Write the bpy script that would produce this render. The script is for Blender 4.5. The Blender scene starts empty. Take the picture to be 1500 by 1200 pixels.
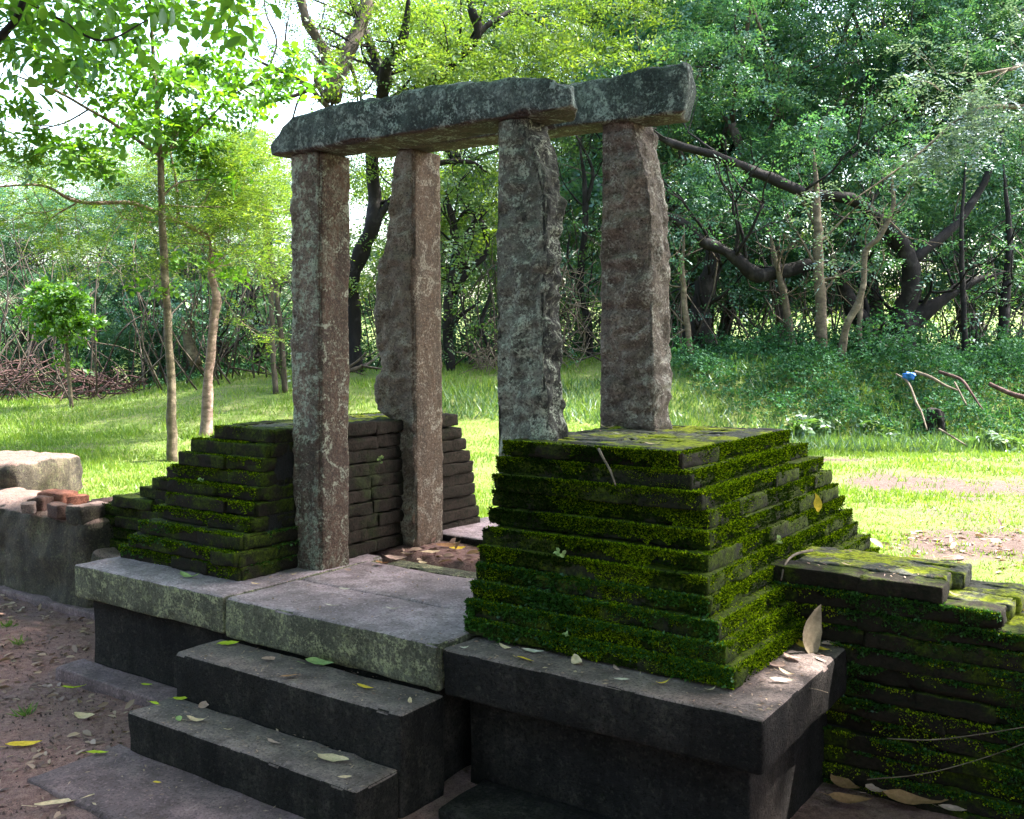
import bpy, math, random
import numpy as np
from mathutils import Vector, Matrix, Euler

random.seed(7)
RNG = np.random.default_rng(7)
scene = bpy.context.scene
COL = scene.collection

# ------------------------------------------------------------------ camera
F_PX = 1430.77; YAW = 0.6047; PITCH = 0.0624
CAM = Vector((3.3658, -2.6938, 1.6))
FW = Vector((-math.sin(YAW)*math.cos(PITCH), math.cos(YAW)*math.cos(PITCH), -math.sin(PITCH)))
RT = Vector((math.cos(YAW), math.sin(YAW), 0))
UPV = RT.cross(FW)
FH = Vector((-math.sin(YAW), math.cos(YAW), 0))
cam_data = bpy.data.cameras.new("camera")
cam = bpy.data.objects.new("camera", cam_data); COL.objects.link(cam)
cam.location = CAM
cam.rotation_euler = Euler((math.pi/2 - PITCH, 0, YAW), 'XYZ')
cam_data.sensor_fit = 'HORIZONTAL'; cam_data.sensor_width = 36
cam_data.lens = 36*F_PX/1500
cam_data.clip_start = 0.05; cam_data.clip_end = 1500
scene.camera = cam

# ------------------------------------------------------------------ light
SUN_TO = Vector((0.42, 0.52, 0.98)).normalized()
SUN_ELEV = math.asin(SUN_TO.z); SUN_AZ = math.atan2(SUN_TO.x, SUN_TO.y)
world = bpy.data.worlds.new("World"); scene.world = world; world.use_nodes = True
wn = world.node_tree.nodes; wn.clear()
sky = wn.new("ShaderNodeTexSky"); sky.sky_type = 'NISHITA'; sky.sun_disc = False
sky.sun_elevation = SUN_ELEV; sky.sun_rotation = SUN_AZ
sky.dust_density = 4.0; sky.air_density = 1.3; sky.ozone_density = 1.0
bg = wn.new("ShaderNodeBackground"); bg.inputs[1].default_value = 0.15
wo = wn.new("ShaderNodeOutputWorld")
world.node_tree.links.new(sky.outputs[0], bg.inputs[0]); world.node_tree.links.new(bg.outputs[0], wo.inputs[0])
sd = bpy.data.lights.new("sun", 'SUN'); sd.energy = 3.4; sd.angle = math.radians(0.6); sd.color = (1, 0.95, 0.86)
so = bpy.data.objects.new("sun", sd); COL.objects.link(so)
so.rotation_euler = (-SUN_TO).to_track_quat('-Z', 'Y').to_euler()
scene.view_settings.view_transform = 'Standard'; scene.view_settings.look = 'None'
scene.view_settings.gamma = 1; scene.view_settings.use_curve_mapping = False
scene.view_settings.exposure = 3.02
scene.cycles.max_bounces = 6; scene.cycles.diffuse_bounces = 3; scene.cycles.transmission_bounces = 3

# ------------------------------------------------------------------ helpers
def ray(px, py):
    return FW + RT*((px-750)/F_PX) - UPV*((py-600)/F_PX)
def at(px, py, D):
    """point seen at photo pixel (px,py) at depth D in metres"""
    return CAM + ray(px, py)*D
def sstep(e0, e1, x):
    t = np.clip((x-e0)/(e1-e0), 0, 1); return t*t*(3-2*t)

def _hash(ix, iy, iz, s):
    h = (ix*374761393 + iy*668265263 + iz*2147483647 + s*1274126177) & 0xffffffff
    h = ((h ^ (h >> 13))*1274126177) & 0xffffffff
    h = ((h ^ (h >> 16))*2246822519) & 0xffffffff
    return ((h ^ (h >> 15)) & 0xffff)/65535.0*2-1
def vnoise(p, s=0):
    p = np.asarray(p, float); i = np.floor(p).astype(np.int64); f = p-i; f = f*f*(3-2*f)
    r = 0
    for dx in (0, 1):
        for dy in (0, 1):
            for dz in (0, 1):
                w = (f[:, 0] if dx else 1-f[:, 0])*(f[:, 1] if dy else 1-f[:, 1])*(f[:, 2] if dz else 1-f[:, 2])
                r = r + w*_hash(i[:, 0]+dx, i[:, 1]+dy, i[:, 2]+dz, s)
    return r
def fbm(p, s=0, o=3):
    r = 0; a = 1; p = np.asarray(p, float)
    for k in range(o):
        r = r + a*vnoise(p*(2.03**k)+k*7.3, s+k); a *= .5
    return r

def ground(x, y):
    x = np.asarray(x, float); y = np.asarray(y, float)
    dx = x-CAM.x; dy = y-CAM.y
    D = dx*FH.x + dy*FH.y
    S = (dx*RT.x + dy*RT.y)
    px = S/np.maximum(D, 1)*F_PX + 750
    tgt = np.interp(px, [-600, 0, 150, 350, 560, 720, 950, 1500, 2200], [.7, .72, .78, 1.15, 1.25, 1.35, 1.5, 1.3, 1.2])
    d0 = np.interp(px, [0, 900, 1050, 1500], [9.5, 9.5, 11.8, 12.2]); d1 = np.interp(px, [0, 900, 1050, 1500], [18, 17, 14.6, 14.0])
    rise = sstep(d0, d1, D)*(tgt-.42)
    base = .42 + rise
    hill = sstep(30, 120, D)*6
    yt = np.where(x < -1.2, .82, .9)
    st = sstep(yt, yt+.3, y)
    # the level in front falls away from the terrace; far to the sides both meet
    z = st*(base+hill)
    z = np.where((D < 0.5), 0.0, z)
    pad = sstep(-1.3, -.5, x)*(1-sstep(1.2, 2.0, x))*sstep(.95, 1.05, y)*(1-sstep(1.9, 3.2, y))
    z = z + pad*.1
    p = np.stack([x*.9, y*.9, 0*x], -1).reshape(-1, 3)
    n = fbm(p, 3, 3).reshape(x.shape)
    p2 = np.stack([x*7, y*7, 0*x], -1).reshape(-1, 3)
    n2 = fbm(p2, 5, 2).reshape(x.shape)
    return z + n*.02 + n2*.008
def gz(x, y): return float(ground(np.array([x]), np.array([y]))[0])
def ground_hit(px, py):
    r = ray(px, py); D = 3.0
    while D < 60:
        p = CAM + r*D
        if p.z < gz(p.x, p.y): return p
        D += .05
    return CAM + r*D

def mesh_np(name, V, Fq, mat=None, smooth=True):
    """V (n,3); Fq list of arrays of faces with the same vertex count"""
    me = bpy.data.meshes.new(name)
    if not isinstance(Fq, list): Fq = [Fq]
    V = np.asarray(V, np.float32)
    me.vertices.add(len(V)); me.vertices.foreach_set('co', V.ravel())
    nl = sum(f.size for f in Fq); nf = sum(len(f) for f in Fq)
    me.loops.add(nl); me.polygons.add(nf)
    me.loops.foreach_set('vertex_index', np.concatenate([f.ravel() for f in Fq]).astype(np.int32))
    tot = np.concatenate([np.full(len(f), f.shape[1]) for f in Fq])
    st = np.concatenate([[0], np.cumsum(tot)[:-1]])
    me.polygons.foreach_set('loop_start', st.astype(np.int32))
    try: me.polygons.foreach_set('loop_total', tot.astype(np.int32))
    except Exception: pass
    if smooth: me.polygons.foreach_set('use_smooth', np.ones(nf, bool))
    me.update(calc_edges=True)
    if mat: me.materials.append(mat)
    return me
def link(name, me, parent=None, loc=None, rot=None, scale=None, **props):
    o = bpy.data.objects.new(name, me); COL.objects.link(o)
    if parent is not None: o.parent = parent
    if loc is not None: o.location = loc
    if rot is not None: o.rotation_euler = rot
    if scale is not None: o.scale = scale
    for k, v in props.items(): o[k] = v
    return o
def tag(o, label=None, cat=None, group=None, kind=None):
    if label: o['label'] = label
    if cat: o['category'] = cat
    if group: o['group'] = group
    if kind: o['kind'] = kind
    return o
def empty(name, loc, label, cat, group=None):
    o = link(name, None, loc=loc); o.empty_display_size = .2
    return tag(o, label, cat, group)

def lattice(L, cell, r):
    """coordinates -L/2..L/2 with extra lines near the ends"""
    r = min(r, L*.3); inner = L-2*r; n = max(1, int(round(inner/cell)))
    a = [-L/2, -L/2+r*.35] + list(np.linspace(-L/2+r, L/2-r, n+1)) + [L/2-r*.35, L/2]
    return np.array(a)
def rough_box(size, cell=.05, r=.015, amp=.006, freq=12, seed=0, chip=0.0, warp=None):
    """box with rounded chipped edges; returns V,F centred at origin"""
    X, Y, Z = [lattice(s, cell, r) for s in size]
    nx, ny, nz = len(X), len(Y), len(Z)
    idx = -np.ones((nx, ny, nz), int); I, J, K = np.meshgrid(range(nx), range(ny), range(nz), indexing='ij')
    m = (I == 0) | (I == nx-1) | (J == 0) | (J == ny-1) | (K == 0) | (K == nz-1)
    idx[m] = np.arange(m.sum()); V = np.stack([X[I[m]], Y[J[m]], Z[K[m]]], -1)
    F = []
    def grid(a, flip):
        q = np.stack([a[:-1, :-1], a[1:, :-1], a[1:, 1:], a[:-1, 1:]], -1).reshape(-1, 4)
        F.append(q[:, ::-1] if flip else q)
    grid(idx[0], True); grid(idx[-1], False); grid(idx[:, 0], False); grid(idx[:, -1], True); grid(idx[:, :, 0], True); grid(idx[:, :, -1], False)
    h = np.array(size)/2; rr = min(r, h.min()*.6)
    q = np.clip(V, -h+rr, h-rr); d = V-q; L = np.linalg.norm(d, axis=1, keepdims=True); n = d/np.maximum(L, 1e-9)
    edge = (np.abs(d) > 1e-6).sum(1)
    rrv = np.full(len(V), rr)
    if chip:
        c = np.clip(vnoise(V*(1/.09)+seed*3.1, seed+9)*1.3-.35, 0, 1)*chip
        rrv = rr - c*(edge >= 2)
    V = q + n*rrv[:, None]
    if amp: V = V + n*(amp*fbm(V*freq+seed*1.7, seed, 3))[:, None]
    if warp is not None: V = warp(V)
    return V, np.concatenate(F)

def tube(points, radii, sides=7, sub=4, wob=0.0, seed=0):
    P = np.array([tuple(p) for p in points], float); R = np.array(radii, float)
    n = len(P)
    if n > 2 and sub > 1:
        E = np.vstack([2*P[0]-P[1], P, 2*P[-1]-P[-2]]); out = []; ro = []
        for i in range(n-1):
            p0, p1, p2, p3 = E[i:i+4]
            for t in np.linspace(0, 1, sub, endpoint=False):
                out.append(.5*((2*p1)+(-p0+p2)*t+(2*p0-5*p1+4*p2-p3)*t*t+(-p0+3*p1-3*p2+p3)*t**3)); ro.append(R[i]*(1-t)+R[i+1]*t)
        out.append(P[-1]); ro.append(R[-1]); P = np.array(out); R = np.array(ro)
    n = len(P); T = np.gradient(P, axis=0); T /= np.maximum(np.linalg.norm(T, axis=1, keepdims=True), 1e-9)
    ref = np.array([.3, .2, 1.0]) if abs(T[:, 2]).mean() < .8 else np.array([1.0, .3, .1])
    A = np.cross(T, ref); A /= np.linalg.norm(A, axis=1, keepdims=True); B = np.cross(T, A)
    th = np.linspace(0, 2*math.pi, sides, endpoint=False)
    rad = R[:, None]*np.ones(sides)
    V = P[:, None, :] + rad[..., None]*(np.cos(th)[None, :, None]*A[:, None, :] + np.sin(th)[None, :, None]*B[:, None, :])
    V = V.reshape(-1, 3)
    if wob: V = V + wob*np.stack([vnoise(V*6, seed), vnoise(V*6, seed+1), vnoise(V*6, seed+2)], -1)*np.repeat(R, sides)[:, None]
    i = np.arange(n-1)[:, None]*sides; j = np.arange(sides)[None, :]; k = (j+1) % sides
    F = np.stack([i+j, i+k, i+sides+k, i+sides+j], -1).reshape(-1, 4)
    c0 = len(V); V = np.vstack([V, P[0], P[-1]])
    js = np.arange(sides); ks = (js+1) % sides; e = (n-1)*sides
    C = np.concatenate([np.stack([ks, js, np.full(sides, c0)], -1), np.stack([e+js, e+ks, np.full(sides, c0+1)], -1)])
    return V, F, C
class MB:
    def __init__(s): s.V = []; s.F = {}; s.n = 0
    def add(s, V, *Fs):
        for f in Fs: s.F.setdefault(f.shape[1], []).append(np.asarray(f)+s.n)
        s.V.append(np.asarray(V)); s.n += len(V); return s
    def mesh(s, name, mat, smooth=True, origin=None):
        V = np.concatenate(s.V)
        if origin is not None: V = V-np.array(tuple(origin))
        return mesh_np(name, V, [np.concatenate(f) for f in s.F.values()], mat, smooth)

def norm(a): return a/np.maximum(np.linalg.norm(a, axis=-1, keepdims=True), 1e-9)
def leaves(base, ldir, nrm, length, width, hexa=False):
    """one leaf per row"""
    side = norm(np.cross(ldir, nrm)); n2 = norm(np.cross(side, ldir))
    l = np.asarray(length).reshape(-1, 1); w = np.asarray(width).reshape(-1, 1)
    N = len(base)
    if not hexa:
        mid = base + ldir*l*.45
        V = np.stack([base, mid+side*w*.5+n2*w*.15, base+ldir*l, mid-side*w*.5+n2*w*.15], 1).reshape(-1, 3)
        F = np.arange(N*4).reshape(N, 4)
        return V, F
    m1 = base+ldir*l*.28; m2 = base+ldir*l*.68-n2*l*.05; tip = base+ldir*l-n2*l*.16
    V = np.stack([base, m1+side*w*.42+n2*w*.12, m2+side*w*.46+n2*w*.12, tip, m2-side*w*.46+n2*w*.12, m1-side*w*.42+n2*w*.12, m1, m2], 1).reshape(-1, 3)
    o = np.arange(N)[:, None]*8
    Q = np.concatenate([o+np.array([6, 1, 2, 7]), o+np.array([6, 7, 4, 5])]); T = np.concatenate([o+np.array(t) for t in ([0, 1, 6], [0, 6, 5], [7, 2, 3], [7, 3, 4])])
    return V, Q, T
def sprays(C, K, ll, lw, L, rng, up=.6, droop=.2, hexa=False, spiral=False, dirs=None):
    N = len(C)
    d = rng.normal(size=(N, 3)); d[:, 2] = d[:, 2]*.4-droop
    if dirs is not None: d = d*.5+dirs
    d = norm(d)
    n = rng.normal(size=(N, 3))*(1-up)+np.array([0, 0, up]); n = norm(n - d*(n*d).sum(1, keepdims=True))
    s = np.cross(d, n)
    t = np.linspace(.1, 1, K)[None, :, None]; sg = np.where(np.arange(K) % 2 == 0, 1., -1.)[None, :, None]
    sc = rng.uniform(.7, 1.25, (N, 1, 1))
    base = C[:, None]+d[:, None]*t*L*sc - np.array([0, 0, 1.])*(t**2)*L*.25
    ld = norm(d[:, None]*.55+s[:, None]*sg*.85+rng.normal(size=(N, K, 3))*(.5 if spiral else .18))
    nn = norm(n[:, None]+rng.normal(size=(N, K, 3))*(.6 if spiral else .25))
    ln = ll*sc[..., 0]*rng.uniform(.7, 1.2, (N, K)); w = lw*sc[..., 0]*rng.uniform(.7, 1.2, (N, K))
    return leaves(base.reshape(-1, 3), ld.reshape(-1, 3), nn.reshape(-1, 3), ln.ravel(), w.ravel(), hexa)

# ------------------------------------------------------------------ materials
def nt(name):
    m = bpy.data.materials.new(name); m.use_nodes = True; t = m.node_tree; t.nodes.clear()
    out = t.nodes.new("ShaderNodeOutputMaterial")
    return m, t, out
def N(t, typ, **kw):
    n = t.nodes.new(typ)
    for k, v in kw.items(): setattr(n, k, v)
    return n
def ramp(t, fac, stops, interp='LINEAR'):
    r = t.nodes.new("ShaderNodeValToRGB"); r.color_ramp.interpolation = interp
    e = r.color_ramp.elements
    while len(e) < len(stops): e.new(.5)
    for i, (p, c) in enumerate(stops):
        e[i].position = p; e[i].color = (c if isinstance(c, tuple) else (c, c, c))[:3]+(1,)
    t.links.new(fac, r.inputs[0]); return r.outputs[0]
def noise(t, vec, scale, detail=5, rough=.6, dist=0):
    n = t.nodes.new("ShaderNodeTexNoise"); n.inputs['Scale'].default_value = scale; n.inputs['Detail'].default_value = detail
    n.inputs['Roughness'].default_value = rough; n.inputs['Distortion'].default_value = dist
    if vec is not None: t.links.new(vec, n.inputs['Vector'])
    return n.outputs['Fac']
def mix(t, fac, a, b, mode='MIX'):
    m = t.nodes.new("ShaderNodeMix"); m.data_type = 'RGBA'; m.blend_type = mode
    for s, v in ((m.inputs[0], fac), (m.inputs[6], a), (m.inputs[7], b)):
        if isinstance(v, (int, float)): s.default_value = v
        elif isinstance(v, tuple): s.default_value = v[:3]+(1,)
        else: t.links.new(v, s)
    return m.outputs[2]
def mth(t, op, a, b=0.0, clamp=False):
    m = t.nodes.new("ShaderNodeMath"); m.operation = op; m.use_clamp = clamp
    for s, v in ((m.inputs[0], a), (m.inputs[1], b)):
        if isinstance(v, (int, float)): s.default_value = v
        else: t.links.new(v, s)
    return m.outputs[0]
def geo(t): return t.nodes.new("ShaderNodeNewGeometry")
def bump(t, h, strength=.5, dist=.01):
    b = t.nodes.new("ShaderNodeBump"); b.inputs['Strength'].default_value = strength; b.inputs['Distance'].default_value = dist
    t.links.new(h, b.inputs['Height']); return b.outputs[0]
def principled(t, out, col, rough=.9, nrm=None, spec=.3):
    p = t.nodes.new("ShaderNodeBsdfPrincipled")
    if isinstance(col, tuple): p.inputs['Base Color'].default_value = col[:3]+(1,)
    else: t.links.new(col, p.inputs['Base Color'])
    if isinstance(rough, (int, float)): p.inputs['Roughness'].default_value = rough
    else: t.links.new(rough, p.inputs['Roughness'])
    p.inputs['Specular IOR Level'].default_value = spec
    if nrm is not None: t.links.new(nrm, p.inputs['Normal'])
    t.links.new(p.outputs[0], out.inputs[0]); return p

def m_leaf(name, stops, trans=.45, gloss=.04, rough=.45):
    m, t, out = nt(name)
    g = geo(t); oi = t.nodes.new("ShaderNodeObjectInfo")
    big = noise(t, g.outputs['Position'], .9, 2)
    f = mth(t, 'ADD', mth(t, 'MULTIPLY', g.outputs['Random Per Island'], .55), mth(t, 'ADD', mth(t, 'MULTIPLY', oi.outputs['Random'], .25), mth(t, 'MULTIPLY', mth(t, 'SUBTRACT', big, .3), .5)), True)
    c = ramp(t, f, stops)
    d = t.nodes.new("ShaderNodeBsdfDiffuse"); tr = t.nodes.new("ShaderNodeBsdfTranslucent"); gl = t.nodes.new("ShaderNodeBsdfGlossy")
    gl.inputs['Roughness'].default_value = rough; gl.inputs['Color'].default_value = (.8, .9, 1, 1)
    t.links.new(c, d.inputs[0])
    ct = mix(t, 1.0, c, (1.2, 1.25, .6), 'MULTIPLY'); t.links.new(ct, tr.inputs[0])
    a = t.nodes.new("ShaderNodeMixShader"); a.inputs[0].default_value = trans
    t.links.new(d.outputs[0], a.inputs[1]); t.links.new(tr.outputs[0], a.inputs[2])
    b = t.nodes.new("ShaderNodeMixShader"); b.inputs[0].default_value = gloss
    t.links.new(a.outputs[0], b.inputs[1]); t.links.new(gl.outputs[0], b.inputs[2]); t.links.new(b.outputs[0], out.inputs[0])
    return m
def m_bark(name, a, b, scale=14, zs=.35):
    m, t, out = nt(name); g = geo(t)
    mp = N(t, "ShaderNodeMapping"); mp.inputs['Scale'].default_value = (1, 1, zs); t.links.new(g.outputs['Position'], mp.inputs[0])
    n1 = noise(t, mp.outputs[0], scale, 6, .65); n2 = noise(t, g.outputs['Position'], 5, 4)
    c = ramp(t, n1, [(.3, a), (.7, b)]); c = mix(t, ramp(t, n2, [(.55, 0.0), (.68, .5)]), c, tuple(min(1, x*1.9+.03) for x in b))
    principled(t, out, c, .9, bump(t, n1, .7, .02)); return m
def m_stone(name, c1, c2, lichen, lamt=.5, under=None, dark=(.02, .02, .022), scale=1.0, bmp=.6, moss=0.0, top=None, blotch=0.0, side=None, darkamt=.6, spec=.25):
    """weathered stone: fine grain, broad stains, crusty lichen spots, moss tint"""
    m, t, out = nt(name); g = geo(t); P = g.outputs['Position']
    broad = noise(t, P, 2.2*scale, 4, .6, .6); med = noise(t, P, 14*scale, 5, .7); fine = noise(t, P, 95, 4, .7); grit = noise(t, P, 260, 2, .6)
    c = ramp(t, med, [(.32, c1), (.68, c2)])
    if side is not None:     # side colour: bare stone on most pillars, painted shade on pillar_grey
        sx = N(t, "ShaderNodeSeparateXYZ"); t.links.new(g.outputs['True Normal'], sx.inputs[0])
        fx = mth(t, 'ADD', sx.outputs[0], mth(t, 'MULTIPLY', mth(t, 'SUBTRACT', broad, .5), .6))
        sidef = ramp(t, fx, [(.45, 0.0), (.65, 1.0)])
        c = mix(t, sidef, c, ramp(t, med, [(.3, side), (.7, tuple(x*1.5 for x in side))]))
    c = mix(t, ramp(t, broad, [(.42, darkamt), (.62, 0.0)]), c, dark)
    vo = N(t, "ShaderNodeTexVoronoi"); vo.inputs['Scale'].default_value = 42*scale; t.links.new(P, vo.inputs['Vector'])
    spot = mth(t, 'SUBTRACT', noise(t, P, 23*scale, 5, .75), mth(t, 'MULTIPLY', vo.outputs['Distance'], .22))
    lf = ramp(t, mth(t, 'ADD', spot, mth(t, 'MULTIPLY', mth(t, 'SUBTRACT', broad, .5), .5)), [(.5-.12*lamt, 0.0), (.60-.12*lamt, min(1, lamt*1.3))])
    if side is not None: lf = mth(t, 'MULTIPLY', lf, ramp(t, sidef, [(0, 1.0), (1, .25)]))
    c = mix(t, lf, c, mix(t, fine, tuple(x*.55 for x in lichen), lichen))
    if moss:
        ms = ramp(t, noise(t, P, 6, 5, .7), [(.62-.25*moss, 0.0), (.72-.2*moss, .9)])
        c = mix(t, ms, c, mix(t, fine, (.012, .025, .008), (.04, .06, .012)))
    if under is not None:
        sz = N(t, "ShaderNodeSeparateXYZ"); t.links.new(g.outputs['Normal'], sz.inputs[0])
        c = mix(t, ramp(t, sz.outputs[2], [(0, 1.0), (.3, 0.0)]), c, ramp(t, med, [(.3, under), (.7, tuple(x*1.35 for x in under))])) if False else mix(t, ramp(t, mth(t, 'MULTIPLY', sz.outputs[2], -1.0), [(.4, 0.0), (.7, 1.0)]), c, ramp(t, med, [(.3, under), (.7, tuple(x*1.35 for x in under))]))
    mp = N(t, "ShaderNodeMapping"); mp.inputs['Scale'].default_value = (9, 9, 1.1); t.links.new(P, mp.inputs[0])
    c = mix(t, ramp(t, noise(t, mp.outputs[0], 1.0, 4, .6), [(.38, .5), (.55, 0.0)]), c, tuple(x*.3 for x in c1))
    if blotch:
        bl = mth(t, 'ADD', noise(t, P, 8.5, 5, .75, 1.2), mth(t, 'MULTIPLY', mth(t, 'SUBTRACT', fine, .5), .5))
        c = mix(t, ramp(t, bl, [(.55, 0.0), (.64, blotch)]), c, tuple(min(.75, x*1.15) for x in lichen))
        c = mix(t, ramp(t, bl, [(.32, blotch), (.42, 0.0)]), c, dark)
    if top is not None:
        sz2 = N(t, 'ShaderNodeSeparateXYZ'); t.links.new(g.outputs['Normal'], sz2.inputs[0])
        c = mix(t, ramp(t, mth(t, 'ADD', sz2.outputs[2], mth(t, 'MULTIPLY', mth(t, 'SUBTRACT', med, .5), .5)), [(.5, 0.0), (.72, 1.0)]), c, ramp(t, med, [(.3, top), (.7, tuple(x*1.5 for x in top))]))
    c = mix(t, ramp(t, fine, [(.36, .75), (.5, 0.0)]), c, tuple(x*.25 for x in c1))
    c = mix(t, ramp(t, noise(t, P, 70, 3, .6), [(.56, 0.0), (.68, .28)]), c, tuple(min(.7, x*1.5) for x in c2))
    h = mth(t, 'ADD', mth(t, 'MULTIPLY', med, .8), mth(t, 'ADD', mth(t, 'MULTIPLY', fine, .5), mth(t, 'MULTIPLY', grit, .25)))
    principled(t, out, c, ramp(t, med, [(.3, .75), (.7, .95)]), bump(t, h, min(1, bmp*1.5), .022), spec); return m
def m_mossbrick(name, brick, mossd, mossb, amt=.5, topamt=.5, bright=.5):
    m, t, out = nt(name); g = geo(t); P = g.outputs['Position']; oi = t.nodes.new("ShaderNodeObjectInfo")
    sz = N(t, "ShaderNodeSeparateXYZ"); t.links.new(g.outputs['Normal'], sz.inputs[0])
    med = noise(t, P, 11, 5, .7, .4); fine = noise(t, P, 75, 4, .7); broad = noise(t, P, 3.1, 3, .5)
    bc = ramp(t, fine, [(.3, tuple(x*.5 for x in brick)), (.7, tuple(x*1.5 for x in brick))])
    bc = mix(t, mth(t, 'MULTIPLY', oi.outputs['Random'], .5), bc, tuple(x*.4 for x in brick))
    f = mth(t, 'ADD', mth(t, 'ADD', med, mth(t, 'MULTIPLY', mth(t, 'SUBTRACT', broad, .5), 1.1)), mth(t, 'MULTIPLY', sz.outputs[2], .12*topamt))
    f = ramp(t, f, [(.62-.3*amt, 0.0), (.78-.3*amt, 1.0)])
    mc = ramp(t, mth(t, 'ADD', fine, mth(t, 'MULTIPLY', sz.outputs[2], .12*bright)), [(.35, mossd), (.68, mossb)])
    c = mix(t, f, bc, mc)
    c = mix(t, ramp(t, noise(t, P, 38, 4, .7), [(.36, .75), (.52, 0.0)]), c, (.006, .008, .004))
    h = mth(t, 'ADD', mth(t, 'MULTIPLY', fine, .6), mth(t, 'MULTIPLY', med, .8))
    principled(t, out, c, .92, bump(t, h, .8, .012), .15); return m

M = {}
M['leaf_dark'] = m_leaf('leaf_dark', [(.1, (.028, .085, .050)), (.5, (.055, .155, .078)), (.85, (.11, .22, .08)), (1, (.19, .26, .08))], .42, .05)
M['leaf_mid'] = m_leaf('leaf_mid', [(.1, (.03, .075, .028)), (.5, (.07, .14, .04)), (.85, (.13, .20, .045)), (1, (.24, .25, .06))], .45, .05)
M['leaf_bright'] = m_leaf('leaf_bright', [(.1, (.07, .14, .022)), (.5, (.13, .21, .03)), (.9, (.25, .30, .04)), (1, (.34, .32, .06))], .5, .04)
M['leaf_broad'] = m_leaf('leaf_broad', [(.1, (.035, .11, .012)), (.5, (.085, .21, .014)), (.9, (.17, .30, .018)), (1, (.26, .34, .02))], .55, .05)
M['leaf_under'] = m_leaf('leaf_under', [(.1, (.012, .05, .025)), (.5, (.03, .1, .04)), (.9, (.06, .15, .05)), (1, (.12, .16, .05))], .3, .015, .6)
M['grass'] = m_leaf('grass', [(.05, (.075, .15, .018)), (.5, (.14, .24, .028)), (.85, (.22, .29, .045)), (1, (.28, .25, .13))], .4, .03)
M['leaf_silver'] = m_leaf('leaf_silver', [(.1, (.06, .11, .09)), (.5, (.13, .19, .16)), (1, (.26, .32, .28))], .3, .1)
M['moss_fuzz'] = m_leaf('moss_fuzz', [(.05, (.006, .016, .001)), (.3, (.03, .066, .002)), (.52, (.13, .21, .005)), (.85, (.38, .48, .012))], .3, .0)
M['moss_deep'] = m_leaf('moss_deep', [(.1, (.004, .010, .002)), (.5, (.012, .028, .004)), (.85, (.03, .055, .006)), (1, (.05, .065, .02))], .2, .0)
M['moss_leafy'] = m_leaf('moss_leafy', [(.1, (.012, .045, .008)), (.5, (.035, .11, .012)), (.85, (.07, .19, .02)), (1, (.13, .26, .03))], .3, .03)
M['litter'] = m_leaf('litter', [(.1, (.07, .035, .03)), (.4, (.20, .12, .10)), (.75, (.38, .26, .20)), (1, (.5, .4, .25))], .15, .03)
M['bark_dark'] = m_bark('bark_dark', (.004, .0035, .004), (.016, .013, .012))
M['bark_grey'] = m_bark('bark_grey', (.03, .024, .02), (.10, .08, .062))
M['bark_tan'] = m_bark('bark_tan', (.04, .031, .021), (.15, .12, .082), 10, 1.8)
M['bark_pink'] = m_bark('bark_pink', (.085, .055, .045), (.25, .175, .145), 9, 2.6)
M['twig'] = m_bark('twig', (.06, .045, .035), (.2, .16, .12))
M['brush'] = m_bark('brush', (.03, .014, .015), (.10, .055, .05))
M['pillar_green'] = m_stone('pillar_green', (.12, .09, .07), (.24, .18, .145), (.42, .46, .36), .75, side=(.085, .05, .036), darkamt=.35, blotch=.5)
M['pillar_brown'] = m_stone('pillar_brown', (.16, .125, .10), (.30, .24, .19), (.38, .36, .30), .45, side=(.09, .056, .038), darkamt=.3, blotch=.4)
M['pillar_grey'] = m_stone('pillar_grey', (.12, .115, .095), (.25, .24, .20), (.40, .43, .35), .7, darkamt=.35, blotch=.6, side=(.02, .02, .02))  # near-black side colour paints the shade on the right face
M['pillar_purple'] = m_stone('pillar_purple', (.15, .115, .10), (.31, .25, .22), (.42, .41, .37), .5, darkamt=.25, blotch=.55, side=(.10, .08, .065))
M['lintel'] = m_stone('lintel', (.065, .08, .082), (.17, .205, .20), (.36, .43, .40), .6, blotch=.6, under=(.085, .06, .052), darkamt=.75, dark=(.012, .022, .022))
M['slab_top'] = m_stone('slab_top', (.29, .22, .24), (.48, .38, .42), (.22, .22, .18), .1, dark=(.09, .08, .085), darkamt=.5, bmp=.4)
M['slab_green'] = m_stone('slab_green', (.12, .115, .08), (.25, .24, .17), (.36, .36, .20), .8, blotch=.6, dark=(.03, .03, .022), darkamt=.6)
M['slab_dark'] = m_stone('slab_dark', (.015, .0135, .013), (.040, .034, .031), (.09, .08, .065), .3, dark=(.006, .006, .007), darkamt=.6, bmp=.5, spec=.08)  # near-black to paint in the shade on the stone fronts
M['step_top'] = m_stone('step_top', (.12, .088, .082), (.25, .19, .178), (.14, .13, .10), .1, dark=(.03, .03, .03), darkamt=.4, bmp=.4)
M['purple_slab'] = m_stone('purple_slab', (.16, .10, .105), (.29, .19, .20), (.16, .14, .13), .1, dark=(.05, .04, .045), darkamt=.5, bmp=.35)
M['boulder'] = m_stone('boulder', (.13, .09, .08), (.24, .17, .155), (.22, .2, .15), .3, dark=(.10, .07, .06), darkamt=.5)
M['boulder_dark'] = m_stone('boulder_dark', (.05, .04, .028), (.14, .115, .08), (.18, .18, .10), .5, darkamt=.6, top=(.15, .10, .09))
M['red_brick'] = m_stone('red_brick', (.22, .075, .05), (.36, .15, .10), (.2, .17, .13), .15, darkamt=.3)
M['brown_brick'] = m_stone('brown_brick', (.09, .045, .035), (.18, .10, .08), (.14, .12, .08), .2, darkamt=.4)
M['brick_moss'] = m_mossbrick('brick_moss', (.022, .022, .013), (.006, .012, .002), (.062, .088, .003), .84, 1, 1)
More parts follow.
